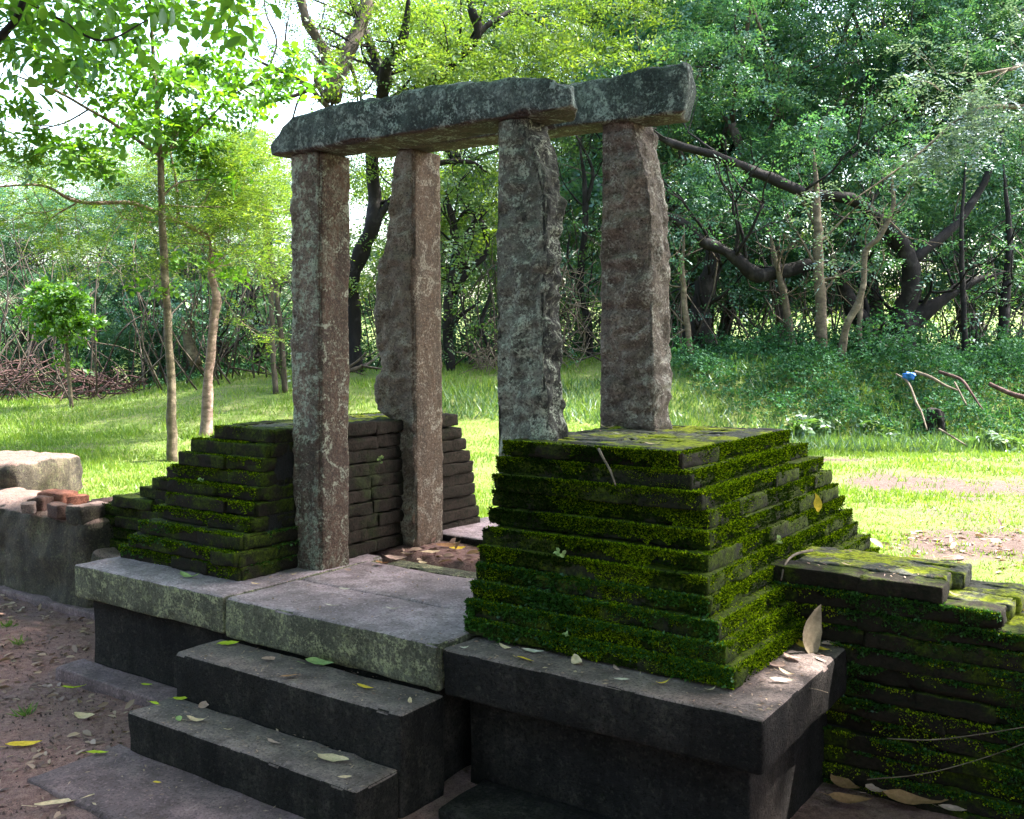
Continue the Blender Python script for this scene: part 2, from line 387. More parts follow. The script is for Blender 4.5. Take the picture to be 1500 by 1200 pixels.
M['brick_moss_dark'] = m_mossbrick('brick_moss_dark', (.018, .014, .010), (.005, .009, .002), (.050, .072, .003), .5, 1.2, 1)
M['brick_brown'] = m_mossbrick('brick_brown', (.024, .017, .013), (.012, .015, .006), (.03, .035, .012), .15, .5, .3)
M['brick_top'] = m_mossbrick('brick_top', (.10, .10, .085), (.06, .08, .010), (.26, .30, .010), .5, .5, 1)
M['core'] = m_stone('core', (.008, .008, .007), (.016, .014, .012), (.02, .02, .02), .1, bmp=.5)
def plain(name, col, rough=.5, spec=.4):
    m, t, out = nt(name); g = geo(t); n = noise(t, g.outputs['Position'], 40, 4)
    c = ramp(t, n, [(.3, tuple(x*.7 for x in col)), (.7, col)]); principled(t, out, c, rough, bump(t, n, .3, .005), spec); return m
def m_dead(name, col):
    m, t, out = nt(name); g = geo(t); n = noise(t, g.outputs['Position'], 60, 4); n2 = noise(t, g.outputs['Position'], 300, 2)
    c = ramp(t, n, [(.3, tuple(x*.6 for x in col)), (.7, col)]); c = mix(t, ramp(t, n2, [(.62, 0.0), (.7, .6)]), c, tuple(x*.3 for x in col))
    d = t.nodes.new("ShaderNodeBsdfDiffuse"); tr = t.nodes.new("ShaderNodeBsdfTranslucent"); a = t.nodes.new("ShaderNodeMixShader"); a.inputs[0].default_value = .2
    t.links.new(c, d.inputs[0]); t.links.new(c, tr.inputs[0]); t.links.new(d.outputs[0], a.inputs[1]); t.links.new(tr.outputs[0], a.inputs[2]); t.links.new(a.outputs[0], out.inputs[0]); return m
M['dl_tan'] = m_dead('dl_tan', (.78, .60, .40)); M['dl_yellow'] = m_dead('dl_yellow', (.85, .60, .08)); M['dl_green'] = m_dead('dl_green', (.38, .50, .20))
M['dl_pink'] = m_dead('dl_pink', (.62, .42, .36)); M['dl_lime'] = m_dead('dl_lime', (.55, .65, .06)); M['dl_brown'] = m_dead('dl_brown', (.44, .24, .13)); M['dl_big'] = m_dead('dl_big', (.30, .24, .17)); M['dl_grey'] = m_dead('dl_grey', (.66, .60, .50))
M['blue'] = plain('blue', (.01, .13, .5), .5)

# ground: soil and lawn share one sheet; the mask says where earth lies bare
def m_ground():
    m, t, out = nt('ground'); g = geo(t); P = g.outputs['Position']
    at_ = N(t, "ShaderNodeAttribute"); at_.attribute_name = 'bare'
    n1 = noise(t, P, 3, 5, .65); n2 = noise(t, P, 30, 5, .7); n3 = noise(t, P, 160, 3, .7)
    soil = ramp(t, n2, [(.3, (.12, .060, .052)), (.7, (.33, .19, .17))]); soil = mix(t, ramp(t, n1, [(.4, 0.0), (.65, .5)]), soil, (.21, .145, .15))
    pa = N(t, 'ShaderNodeAttribute'); pa.attribute_name = 'sun_soil_dim'
    soil = mix(t, pa.outputs['Fac'], soil, ramp(t, n2, [(.3, (.06, .04, .036)), (.7, (.15, .11, .10))]))  # soil made darker behind the gateway to offset the sun on it
    soil = mix(t, ramp(t, n3, [(.33, .7), (.5, 0.0)]), soil, (.03, .018, .02))
    gr = ramp(t, n2, [(.3, (.06, .10, .02)), (.7, (.14, .19, .045))])
    gr = mix(t, ramp(t, n1, [(.45, 0.0), (.7, .5)]), gr, (.21, .18, .10))
    f = mth(t, 'ADD', at_.outputs['Fac'], mth(t, 'MULTIPLY', mth(t, 'SUBTRACT', n2, .5), .9))
    f = ramp(t, f, [(.42, 0.0), (.58, 1.0)])
    c = mix(t, f, gr, soil)
    h = mth(t, 'ADD', mth(t, 'MULTIPLY', n2, 1.0), mth(t, 'MULTIPLY', n3, .5))
    principled(t, out, c, .95, bump(t, h, .8, .02), .15); return m
M['ground'] = m_ground()

# ------------------------------------------------------------------ ground sheet
def bare_mask(x, y):
    dx = x-CAM.x; dy = y-CAM.y; D = dx*FH.x+dy*FH.y; S = dx*RT.x+dy*RT.y; px = S/np.maximum(D, .5)*F_PX+750
    p = np.stack([x*.8, y*.8, 0*x], -1).reshape(-1, 3); n = fbm(p, 11, 4).reshape(x.shape)
    b = np.where((y < 1.05), 1.0, 0.0)
    b = np.maximum(b, (1-sstep(.9, 2.0, y))*.9)
    strip = np.exp(-((D-10.3)/.38)**2)*sstep(1080, 1250, px)*(.50+.35*n)
    b = np.maximum(b, strip)
    b = np.maximum(b, np.exp(-((D-11.2)/.5)**2)*.42*(px < 620))
    b = np.maximum(b, sstep(1100, 1300, px)*(D < 10)*(.48+.28*np.clip(n, -1, 1)))      # worn lawn on the right
    near = np.exp(-((D-5.9)/.9)**2)*sstep(1180, 1400, px)*.72; b = np.maximum(b, near)
    b = np.maximum(b, sstep(.25, .6, n)*.42)
    b = np.maximum(b, sstep(15.5, 18.5, D)*(1-sstep(20, 22, D))*.9)
    pad = sstep(-.6, -.2, x)*(1-sstep(1.3, 1.8, x))*sstep(.9, 1.0, y)*(1-sstep(1.6, 2.1, y))
    return np.clip(np.maximum(b, pad), 0, 1)
def axis(lo, hi, a, b, fine):
    mid = np.arange(a, b, fine); out = []; s = fine; v = b
    while v < hi: out.append(v); s *= 1.09; v += s
    out.append(hi); lo_ = []; s = fine; v = a
    while v > lo: lo_.append(v); s *= 1.09; v -= s
    lo_.append(lo)
    return np.array(sorted(set(lo_[::-1]+list(mid)+out)))
gx = axis(-420, 420, -7, 6, .055); gy = axis(-60, 600, -2.5, 6, .055)
GX, GY = np.meshgrid(gx, gy, indexing='ij'); GZ = ground(GX, GY)
under = (GX > -1.0) & (GX < 2.3) & (GY > .12) & (GY < 1.0); GZ = np.where(under, np.minimum(GZ, 0.02), GZ)
idx = np.arange(GX.size).reshape(GX.shape)
F = np.stack([idx[:-1, :-1], idx[1:, :-1], idx[1:, 1:], idx[:-1, 1:]], -1).reshape(-1, 4)
me = mesh_np('ground', np.stack([GX, GY, GZ], -1).reshape(-1, 3), F, M['ground'])
a = me.attributes.new('bare', 'FLOAT', 'POINT'); a.data.foreach_set('value', bare_mask(GX, GY).ravel().astype(np.float32))
a = me.attributes.new('sun_soil_dim', 'FLOAT', 'POINT'); a.data.foreach_set('value', sstep(1.2, 1.8, GY).ravel().astype(np.float32))
link('ground', me, kind='structure')

# ------------------------------------------------------------------ stone blocks
def block(name, x0, x1, y0, y1, z0, z1, mat, label, cat, group=None, cell=.05, r=.012, amp=.004, chip=.01, seed=0, freq=10, warp=None, mats=None):
    V, F = rough_box((x1-x0, y1-y0, z1-z0), cell, r, amp, freq, seed, chip, warp)
    me = mesh_np(name, V, F, mat)
    if mats:   # second material on the upper side: light painted in, paler than the fronts
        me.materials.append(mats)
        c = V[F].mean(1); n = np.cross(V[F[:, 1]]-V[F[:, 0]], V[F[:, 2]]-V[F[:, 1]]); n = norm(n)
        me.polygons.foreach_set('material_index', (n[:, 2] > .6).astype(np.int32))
    o = link(name, me, loc=((x0+x1)/2, (y0+y1)/2, (z0+z1)/2)); tag(o, label, cat, group); return o

block('platform_slab', -1.13, -.006, 0, 1.02, .372, .535, M['slab_green'], 'pale lichen-green platform slab carrying the left brick pier, its end jutting out at the left', 'stone slab', seed=1, mats=M['slab_top'], amp=.005)
block('platform_slab', .004, 1.18, .002, .425, .362, .532, M['slab_green'], 'long middle platform slab directly above the two stone steps', 'stone slab', seed=2, mats=M['slab_top'], chip=.02, amp=.006)
block('platform_slab', .004, 1.18, .433, .90, .38, .53, M['slab_top'], 'flat grey slab behind the front slab, between the two brick piers', 'stone slab', seed=3, chip=.014, amp=.004)
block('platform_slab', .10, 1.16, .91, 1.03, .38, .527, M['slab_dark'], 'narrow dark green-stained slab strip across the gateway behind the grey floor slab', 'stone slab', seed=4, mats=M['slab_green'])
block('paving_slab', -.16, .62, 1.53, 2.25, .48, .565, M['slab_dark'], 'raised paving slab just behind the back left pillar, with pale top', 'stone slab', seed=5, mats=M['slab_top'], chip=.01)
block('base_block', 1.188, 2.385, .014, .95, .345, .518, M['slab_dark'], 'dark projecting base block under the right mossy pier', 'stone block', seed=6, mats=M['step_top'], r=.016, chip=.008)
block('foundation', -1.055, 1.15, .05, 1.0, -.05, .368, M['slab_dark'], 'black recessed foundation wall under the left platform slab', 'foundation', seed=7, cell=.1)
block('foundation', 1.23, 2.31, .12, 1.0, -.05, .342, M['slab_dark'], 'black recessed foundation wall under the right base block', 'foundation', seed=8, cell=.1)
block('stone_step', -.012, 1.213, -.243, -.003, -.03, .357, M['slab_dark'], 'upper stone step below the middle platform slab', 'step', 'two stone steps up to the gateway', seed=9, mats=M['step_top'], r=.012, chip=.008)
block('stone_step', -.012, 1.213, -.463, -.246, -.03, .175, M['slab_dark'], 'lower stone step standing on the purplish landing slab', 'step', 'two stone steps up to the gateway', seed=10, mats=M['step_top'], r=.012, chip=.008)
block('landing_slab', -.10, 1.9, -.83, -.44, -.06, .022, M['purple_slab'], 'flat purplish landing slab on the soil in front of the lower step', 'stone slab', seed=11, chip=.01)
block('plinth_ledge', -1.14, -.03, -.11, .046, -.04, .05, M['purple_slab'], 'low purplish ledge at the foot of the left foundation', 'stone slab', seed=12)
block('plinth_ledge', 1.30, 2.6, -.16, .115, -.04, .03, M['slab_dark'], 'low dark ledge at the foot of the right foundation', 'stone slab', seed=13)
block('kerb_stone', -3.0, -1.25, .56, .72, -.03, .045, M['purple_slab'], 'narrow flat kerb stone along the foot of the left rubble wall', 'kerb stone', seed=14, chip=.015)

# ------------------------------------------------------------------ pillars and lintels
def pillar(name, xs, ys, z0, z1, left, right, back, rough, seed, mat, label, facerough=.4, cell=.013):
    """xs (x0,x1), ys (y0,y1); left/right/back: [(z, offset)] outlines; rough per side"""
    nz = int((z1-z0)/cell); zs = np.linspace(z0, z1, nz)
    m = 19; u = np.linspace(0, 1, m)
    ring = []   # (u,v,nx,ny,side)
    for k in u[:-1]: ring.append((k, 0, 0, -1, 0))
    for k in u[:-1]: ring.append((1, k, 1, 0, 1))
    for k in u[:-1]: ring.append((1-k, 1, 0, 1, 2))
    for k in u[:-1]: ring.append((0, 1-k, -1, 0, 3))
    R = np.array(ring); n = len(R)
    zl = np.repeat(zs, n); U = np.tile(R[:, 0], nz); W = np.tile(R[:, 1], nz); NX = np.tile(R[:, 2], nz); NY = np.tile(R[:, 3], nz); SD = np.tile(R[:, 4], nz).astype(int)
    f = lambda a: np.interp(zl, [q[0] for q in a], [q[1] for q in a]) if a else 0*zl
    X0 = xs[0]+f(left); X1 = xs[1]+f(right); Y0 = ys[0]+0*zl; Y1 = ys[1]+f(back)
    # soften the corners
    cu = np.minimum(U, 1-U); cv = np.minimum(W, 1-W)
    X = X0+(X1-X0)*U; Y = Y0+(Y1-Y0)*W
    corner = (cu < 1e-6) & (cv < 1e-6)
    NX = np.where(corner, np.sign(U-.5)*.7, NX); NY = np.where(corner, np.sign(W-.5)*.7, NY)
    cr = .010*(1+.6*vnoise(np.stack([X*5, Y*5, zl*6], -1), seed))
    su = np.where((SD == 0) | (SD == 2), cu*(X1-X0), cv*(Y1-Y0)); ins = np.clip(1-su/(2.2*cr), 0, 1)**2*cr
    onx = (SD == 1) | (SD == 3); ins = np.where(corner, cr, ins)
    X = np.where(corner | onx, X-np.sign(U-.5)*ins, X); Y = np.where(corner | ~onx, Y-np.sign(W-.5)*ins, Y)
    P = np.stack([X, Y, zl], -1)
    rg = np.array(rough); ra = rg[SD]; ra = np.where(corner, (ra+rg[(SD-1) % 4])/2, ra); ra = ra*np.where(corner, 1, np.clip(.55+np.maximum(cu, cv)*3, 0, 1))
    big = fbm(P*np.array([9, 9, 5.5])+seed, seed, 3); rid = 1-np.abs(fbm(P*22+seed, seed+3, 2))
    d = ra*(.020*big+.010*(rid-.6)+.026*np.clip(vnoise(P*np.array([11, 11, 16])+seed, seed+12), -.2, 1)+.030*vnoise(P*np.array([15, 15, 27])+seed, seed+15)*ra+.011*fbm(P*np.array([34, 34, 48]), seed+8, 2)) + .0025*fbm(P*60, seed+5, 2)
    wgt = 1.0
    P = P+np.stack([NX*d*wgt, NY*d*wgt, 0*d], -1)
    i = np.arange(nz-1)[:, None]*n; j = np.arange(n)[None]; k = (j+1) % n
    Fq = np.stack([i+j, i+k, i+n+k, i+n+j], -1).reshape(-1, 4)
    c = len(P); top = P[-n:].mean(0)+[0, 0, .0]; bot = P[:n].mean(0); P = np.vstack([P, bot, top])
    js = np.arange(n); ks = (js+1) % n; e = (nz-1)*n
    T = np.concatenate([np.stack([ks, js, np.full(n, c)], -1), np.stack([e+js, e+ks, np.full(n, c+1)], -1)])
    org = np.array([(xs[0]+xs[1])/2, (ys[0]+ys[1])/2, z0])
    o = link(name, mesh_np(name, P-org, [Fq, T], mat), loc=org); return tag(o, label, 'stone pillar')
pillar('stone_pillar', (-.19, -.005), (.585, .79), .53, 2.515, [(.53, .0), (1.2, -.01), (1.3, -.02), (2.5, 0)], [(.53, -.01), (2.5, .02)], [], (.45, .12, .3, .5), 1, M['pillar_green'],
       'front left stone pillar, upright and nearly square, grey-green lichen on one face and reddish brown on the other')
pillar('stone_pillar', (-.17, -.01), (1.28, 1.53), .53, 2.645, [(1.2, -.0), (1.266, -.11), (1.40, -.13), (1.50, -.07), (1.6, -.12), (1.714, -.135), (2.0, -.115), (2.15, -.05), (2.4, -.01), (2.56, .0), (2.65, .05)], [], [(.53, .0), (2.2, -.01)], (.75, .06, .4, .6), 2, M['pillar_brown'],
       'back left stone pillar with a bulging, chipped left edge and a smooth reddish right face')
pillar('stone_pillar', (1.02, 1.165), (.585, .73), .53, 2.515, [(.53, 0), (2.5, 0)], [(.53, .12), (1.25, .12), (1.5, .095), (1.8, .09), (2.0, .10), (2.2, .095), (2.35, .05), (2.5, -.01)], [(1.25, .0), (2.0, -.03), (2.35, .015), (2.5, .05)], (.75, .8, .4, .15), 3, M['pillar_grey'],
       'front right stone pillar, grey-green and rough, rising through the left edge of the right brick pier')
pillar('stone_pillar', (1.115, 1.36), (1.28, 1.465), 1.0, 2.625, [(1.2, 0), (2.65, 0)], [(1.2, .045), (1.5, .03), (1.95, .015), (2.25, .01), (2.45, -.04), (2.62, -.085)], [(1.25, .0), (2.5, .015), (2.6, .035)], (.95, .6, .4, .15), 4, M['pillar_purple'],
       'back right stone pillar, purplish grey with deep chipping, standing on top of the right brick pier')

def lintel(name, x0, x1, y0, y1, z0, prof, seed, label, zslope=0.0, skew=0.0):
    """prof: [(x, top z)]"""
    L = x1-x0; Wd = y1-y0; H = .2
    V, F = rough_box((L, Wd, H), .035, .018, .0, 10, seed, .02)
    X = V[:, 0]+(x0+x1)/2; v = (V[:, 2]+H/2)/H; top = np.interp(X, [p[0] for p in prof], [p[1] for p in prof])
    w = (V[:, 1]+Wd/2)/Wd
    zb = z0+zslope*(X-x0)
    # the top is hewn to a hump: highest behind the middle
    topz = top - .05*np.abs(w-.55)**1.5*1.3 + .012*fbm(np.stack([X*6, w*3, 0*X], -1), seed, 3)
    Z = zb*(1-v)+topz*v
    Y = V[:, 1]+(y0+y1)/2+.010*fbm(np.stack([X*3, 0*X, Z*4], -1), seed+2, 2)*(v > .2)
    P = np.stack([X, Y, Z], -1)
    n = norm(np.stack([0*X, np.sign(w-.5)*(np.abs(w-.5) > .4), (v > .9)*1.0], -1))
    P = P+n*(.009*fbm(P*18, seed+4, 3))[:, None]
    P[:, 0] -= skew*w*sstep(x1-.6, x1, X)
    P[:, 0] += (X < x0+.06)*(.02*fbm(P*8, seed+7, 2)) + (X > x1-.06)*(.025*fbm(P*8, seed+8, 2))
    org = np.array([(x0+x1)/2, (y0+y1)/2, z0])
    return tag(link(name, mesh_np(name, P-org, F, M['lintel']), loc=org), label, 'stone lintel')
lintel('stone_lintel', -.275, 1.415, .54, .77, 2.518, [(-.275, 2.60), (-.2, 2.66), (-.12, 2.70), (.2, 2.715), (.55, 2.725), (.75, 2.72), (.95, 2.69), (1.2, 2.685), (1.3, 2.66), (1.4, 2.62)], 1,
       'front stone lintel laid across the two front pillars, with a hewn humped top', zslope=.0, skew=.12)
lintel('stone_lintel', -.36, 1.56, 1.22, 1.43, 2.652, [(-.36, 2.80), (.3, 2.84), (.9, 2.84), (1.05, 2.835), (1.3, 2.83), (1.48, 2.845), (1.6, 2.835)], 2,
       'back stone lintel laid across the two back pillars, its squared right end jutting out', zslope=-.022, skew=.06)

# ------------------------------------------------------------------ bricks
BL, BW, BH = .26, .12, .0645
brick_meshes = {}
def brick_mesh(matname, k):
    key = (matname, k)
    if key not in brick_meshes:
        base = brick_meshes.get(k)
        if base is None:
            base = rough_box((BL, BW, BH-.001), .018, .007, .0055, 26, 40+k, .018); brick_meshes[k] = base
        brick_meshes[key] = mesh_np('brick', base[0], base[1], M[matname])
    return brick_meshes[key]
GAPS = [(1.86, .33, .912)]      # a brick is missing here
def brick(parent, cx, cy, cz, length, ang, mat, width=BW, h=BH, out=None, mossid=None):
    me = brick_mesh(mat, random.randrange(10))
    o = bpy.data.objects.new('brick', me); COL.objects.link(o); o.parent = parent
    pl = parent.location
    o.location = (cx-pl.x, cy-pl.y, cz-pl.z)
    o.rotation_euler = (random.gauss(0, .015), random.gauss(0, .006), ang+random.gauss(0, .008)+(math.pi if random.random() < .5 else 0))
    o.scale = (length/BL, width/BW, h/BH*.955)
    return o
def run(parent, p0, p1, outn, ztop, mat, h=BH, width=BW, lens=(.24, .46), moss=None, jit=.006):
    """lay bricks from p0 to p1 (outer face line); outn outward normal"""
    p0 = np.array(p0, float); p1 = np.array(p1, float); L = np.linalg.norm(p1-p0)
    if L < .04: return
    d = (p1-p0)/L; ang = math.atan2(d[1], d[0]); t = 0; outn = np.array(outn, float)
    while t < L-.005:
        ln = random.uniform(*lens)
        if L-(t+ln) < lens[0]*.6: ln = L-t
        c = p0+d*(t+ln/2)-outn*(width/2-random.gauss(0, jit)); t += ln
        if any((c[0]-g[0])**2+(c[1]-g[1])**2 < .02 and abs(ztop-g[2]) < .02 for g in GAPS): continue
        brick(parent, c[0], c[1], ztop-h/2+random.gauss(0, .0025), ln+.008, ang, mat, width, h)
    if moss is not None: moss.append((p0, p1, outn, ztop, h))
def moss_stuff(parent, name, faces, mat, n_face, n_top, ledge, rng, size=.009, zmin=0, cover=.15, frq=4.0, seed=0, facew=None):
    """tiny moss leaves on brick faces and their ledges"""
    B = []; D = []
    Ls = np.array([np.linalg.norm(f[1]-f[0]) for f in faces])
    w = Ls/Ls.sum()
    for (kind, n) in (('f', n_face), ('t', n_top)):
        pick = rng.choice(len(faces), n, p=w)
        P0 = np.array([f[0] for f in faces])[pick]; P1 = np.array([f[1] for f in faces])[pick]; O = np.array([f[2] for f in faces])[pick]; Z = np.array([f[3] for f in faces])[pick]; H = np.array([f[4] for f in faces])[pick]
        t = rng.random(n)[:, None]; xy = P0+(P1-P0)*t
        if kind == 'f':
            fr = rng.random(n)**1.7; z = Z-H*(.02+.93*fr); xy = xy+O*.003; nr = np.stack([O[:, 0], O[:, 1], np.full(n, .5)], -1)
        else:
            e = rng.random(n)**1.6*ledge-.004; z = Z-.003+0*e; xy = xy-O*e[:, None]; nr = np.stack([O[:, 0]*.4, O[:, 1]*.4, np.ones(n)], -1)
        p = np.concatenate([xy, z[:, None]], 1)
        m = fbm(p*frq, seed, 3)+.5*vnoise(p*22, seed+4) > ((cover-.5+1.15*fr+.5*vnoise(p*2.3, seed+6)) if kind == 'f' else cover-.4)
        B.append(p[m]); D.append(nr[m])
    B = np.concatenate(B); D = np.concatenate(D); n = len(B)
    ld = norm(D+rng.normal(size=(n, 3))*.75); nn = norm(rng.normal(size=(n, 3))+[0, 0, .6])
    V, F = leaves(B-norm(D)*.003, ld, nn, size*rng.uniform(.6, 1.5, n), size*.75*rng.uniform(.6, 1.3, n))
    o = link(name, mesh_np(name, V-np.array(tuple(parent.location)), F, mat, False), parent=parent); o['kind'] = 'stuff'; return o
def core(parent, x0, x1, y0, y1, z0, z1, sh=(0, 0, 0, 0), name='rubble_core'):
    V, F = rough_box((1, 1, 1), .25, .02, 0)
    V = V+.5; z = V[:, 2]; X = (x0+sh[0]*z)*(1-V[:, 0])+(x1-sh[1]*z)*V[:, 0]; Y = (y0+sh[2]*z)*(1-V[:, 1])+(y1-sh[3]*z)*V[:, 1]
    P = np.stack([X, Y, z0+(z1-z0)*z], -1)-np.array(tuple(parent.location))
    return link(name, mesh_np(name, P, F, M['core']), parent=parent)

# right pier
RP = empty('brick_pier', (1.7, 1.1, .52), 'right stepped brick pier thickly covered with bright green moss', 'brick pier')
RC = [(1.145, .46, 1.90, 1.62), (1.12, .45, 1.95, 1.72), (1.13, .41, 2.01, 1.76), (1.12, .425, 2.03, 1.81), (1.13, .38, 2.05, 1.86), (1.155, .31, 2.065, 1.92),
      (1.163, .275, 2.09, 1.96), (1.162, .262, 2.105, 2.0), (1.16, .232, 2.15, 2.05), (1.155, .206, 2.185, 2.08), (1.163, .188, 2.225, 2.1)]
rfaces = []; rside = []
for k, (xl, yf, xr, yb) in enumerate(RC):
    z = 1.235-BH*k
    mt = 'brick_moss' if k else 'brick_moss_dark'
    run(RP, (xl, yf), (xr, yf), (0, -1), z, mt, moss=rfaces)
    run(RP, (xr, yf+.02), (xr, yb), (1, 0), z, mt, moss=rside)
    run(RP, (xl, yb), (xl, yf+.115), (-1, 0), z, 'brick_brown')
    run(RP, (xr-.1, yb), (xl+.02, yb), (0, 1), z, 'brick_brown')
core(RP, 1.22, 2.13, .27, 2.0, .52, 1.19, (-.01, .30, .26, .4))
# paving bricks on top of the right pier
yy = .555
while yy < 1.6:
    xx = 1.25; wdt = random.uniform(.13, .17)
    while xx < 1.78:
        ln = random.uniform(.2, .3)
        if xx+ln > 1.70: ln = 1.80-xx
        brick(RP, xx+ln/2, min(yy+wdt/2, 1.55), 1.235-BH/2+.001+random.gauss(0, .003), ln-.008, 0, 'brick_top', wdt-.008)
        xx += ln
    yy += wdt
run(RP, (1.152, .585), (1.152, 1.61), (-1, 0), 1.239, 'brick_top'); run(RP, (1.89, .47), (1.89, 1.60), (1, 0), 1.239, 'brick_top', h=.03)
moss_stuff(RP, 'moss', rfaces, M['moss_deep'], 40000, 10, .045, RNG, .009, cover=-.9, seed=27)
moss_stuff(RP, 'moss', rside, M['moss_deep'], 30000, 10, .045, RNG, .009, cover=-.7, seed=28)
moss_stuff(RP, 'moss', rfaces, M['moss_fuzz'], 74000, 34000, .045, RNG, .0085, cover=.02, seed=21)
moss_stuff(RP, 'moss', rside, M['moss_fuzz'], 64000, 34000, .055, RNG, .0085, cover=-.28, seed=22)
moss_stuff(RP, 'moss', [f for f in rfaces if f[3] < .8], M['moss_leafy'], 16000, 1500, .03, RNG, .013, cover=-.05, seed=23)

# left pier
LP = empty('brick_pier', (-.55, 1.2, .53), 'left stepped brick pier, darker and less mossy, built round the two left pillars', 'brick pier')
LC = [(-.62, .46, -.20), (-.77, .44, -.20), (-.82, .40, -.20), (-.89, .40, -.20), (-.87, .37, -.20), (-.87, .35, -.20), (-.93, .325, -.195), (-.95, .25, -.175), (-.98, .21, -.165), (-1.09, .225, -.17)]
LYB = [1.76, 1.80, 1.83, 1.86, 1.88, 1.90, 1.91, 1.93, 1.95, 1.96]
LH = .0685; lf = []; lt = []
for k, (xl, yf, xr) in enumerate(LC):
    z = 1.217-LH*k; yb = LYB[k]
    run(LP, (xl, yf), (xr-.01, yf), (0, -1), z, 'brick_moss_dark', LH, moss=lf)
    run(LP, (xr, yf+.02), (xr, .62), (1, 0), z, 'brick_moss_dark', LH, moss=lt)
    run(LP, (-.10, .80), (-.10, 1.285), (1, 0), z, 'brick_brown', LH, lens=(.2, .3), jit=.004)
    run(LP, (-.10, 1.5), (-.10+.004*k, yb), (1, 0), z, 'brick_brown', LH, jit=.01)
    run(LP, (xl, yb), (xl, yf+.115), (-1, 0), z, 'brick_moss_dark', LH, moss=lf)
    run(LP, (-.2, yb), (xl+.02, yb), (0, 1), z, 'brick_brown', LH)
core(LP, -1.0, -.2, .33, 1.85, .53, 1.18, (.3, .0, .2, .1))
core(LP, -.3, -.14, .78, 1.85, .53, 1.18, (0, 0, 0, .15), name='inner_core')
yy = .57
while yy < 1.62:
    xx = -.52; wdt = random.uniform(.13, .17)
    while xx < -.26:
        ln = random.uniform(.2, .3)
        if xx+ln > -.30: ln = -.205-xx
        brick(LP, xx+ln/2, yy+wdt/2, 1.217-LH/2+.001+random.gauss(0, .003), ln-.008, 0, 'brick_top', wdt-.008)
        xx += ln
    yy += wdt
run(LP, (-.61, .56), (-.61, 1.75), (-1, 0), 1.219, 'brick_top', LH)
moss_stuff(LP, 'moss', lf, M['moss_fuzz'], 40000, 34000, .05, RNG, .009, cover=-.12, seed=31)
moss_stuff(LP, 'moss', [f for f in lf+lt if f[3] < .75], M['moss_leafy'], 5000, 500, .04, RNG, .012, cover=.2, seed=33)

# right boundary wall
RW = empty('brick_wall', (2.9, 1.05, 0), 'low mossy brick wall running off to the right from the base block, with loose stepped top', 'brick wall')
rw = []
tops = [2.70, 2.885, 2.97, 3.06, 3.35, 4.0, 4.4, 4.4, 4.4, 4.4, 4.4, 4.4, 4.4]
for k, xe in enumerate(tops):
    z = .787-BH*k
    if z < -.02: break
    yf = .855+random.uniform(-.006, .014)+(0 if k else -.005)
    run(RW, (2.06 if z > .53 else 2.3, yf), (xe, yf), (0, -1), z, 'brick_moss_dark', moss=rw if k else None, jit=.010)
    if k < 5:
        run(RW, (2.15, yf+.13), (xe-.02+.03*k, yf+.13), (0, -1), z-.002, 'brick_top', width=.13); run(RW, (2.1, yf+.275), (xe+.02, yf+.275), (0, -1), z-.004, 'brick_top', width=.13)
        run(RW, (2.1, 1.33), (xe+.01+.02*k, 1.33), (0, 1), z-.003, 'brick_top', width=.09)
    else: run(RW, (xe, yf+.05), (xe, 1.30), (1, 0), z, 'brick_moss')
core(RW, 2.2, 2.95, .90, 1.28, 0, .56); core(RW, 2.9, 4.3, .90, 1.28, 0, .36, name='inner_core')
moss_stuff(RW, 'moss', rw, M['moss_leafy'], 56000, 8000, .03, RNG, .011, cover=.0, frq=5, seed=41)
moss_stuff(RW, 'moss', rw, M['moss_fuzz'], 26000, 5000, .03, RNG, .008, cover=.0, frq=4, seed=42)

# left boundary wall, stepping down away from the pier
LW = empty('brick_wall', (-1.6, .9, .3), 'crumbling dark brick wall stepping down to the left of the left pier', 'brick wall')
lw = []
for k, xs_ in enumerate([-1.39, -1.55, -1.68, -1.90, -2.06, -2.20, -2.22, -2.2, -2.1]):
    z = .93-LH*k
    run(LW, (xs_, .75+random.uniform(-.02, .01)), (-.95, .75), (0, -1), z, 'brick_moss_dark', LH, moss=lw, jit=.012)
    run(LW, (xs_, 1.1), (xs_, .86), (-1, 0), z, 'brick_moss_dark', LH); run(LW, (-.9, 1.1), (xs_+.1, 1.1), (0, 1), z, 'brick_moss_dark', LH)
core(LW, -1.75, -.9, .80, 1.05, .3, .84, (.5, 0, 0, 0))
moss_stuff(LW, 'moss', lw, M['moss_deep'], 6000, 7000, .05, RNG, .009, cover=.2, seed=51)

# ------------------------------------------------------------------ loose stones on the left
def stone(name, loc, size, rotz, mat, label, cat='stone', seed=0, amp=.03, mats=None, group=None, freq=5, cell=None):
    V, F = rough_box(size, cell or min(size)*.16, min(size)*.14, amp, freq, seed, min(size)*.08)
    me = mesh_np(name, V, F, mat)
    if mats:
        me.materials.append(mats); n = norm(np.cross(V[F[:, 1]]-V[F[:, 0]], V[F[:, 2]]-V[F[:, 1]])); me.polygons.foreach_set('material_index', (n[:, 2] > .55).astype(np.int32))
    return tag(link(name, me, loc=loc, rot=(0, 0, rotz)), label, cat, group)
stone('wall_stone', (-2.55, .86, .27), (1.15, .5, .60), -.03, M['boulder_dark'], 'long rough wall stone with a pinkish top, left of the platform slab', seed=61, amp=.022, freq=6, cell=.03)
stone('wall_stone', (-3.8, 1.0, .24), (1.3, .5, .60), .06, M['boulder_dark'], 'leftmost long wall stone, cut by the left edge of the photograph', seed=62, amp=.022, freq=6, cell=.03)
stone('wall_stone', (-1.78, .74, .20), (.34, .26, .40), .1, M['boulder_dark'], 'small greenish wall stone between the long wall stone and the platform end', seed=63, amp=.03)
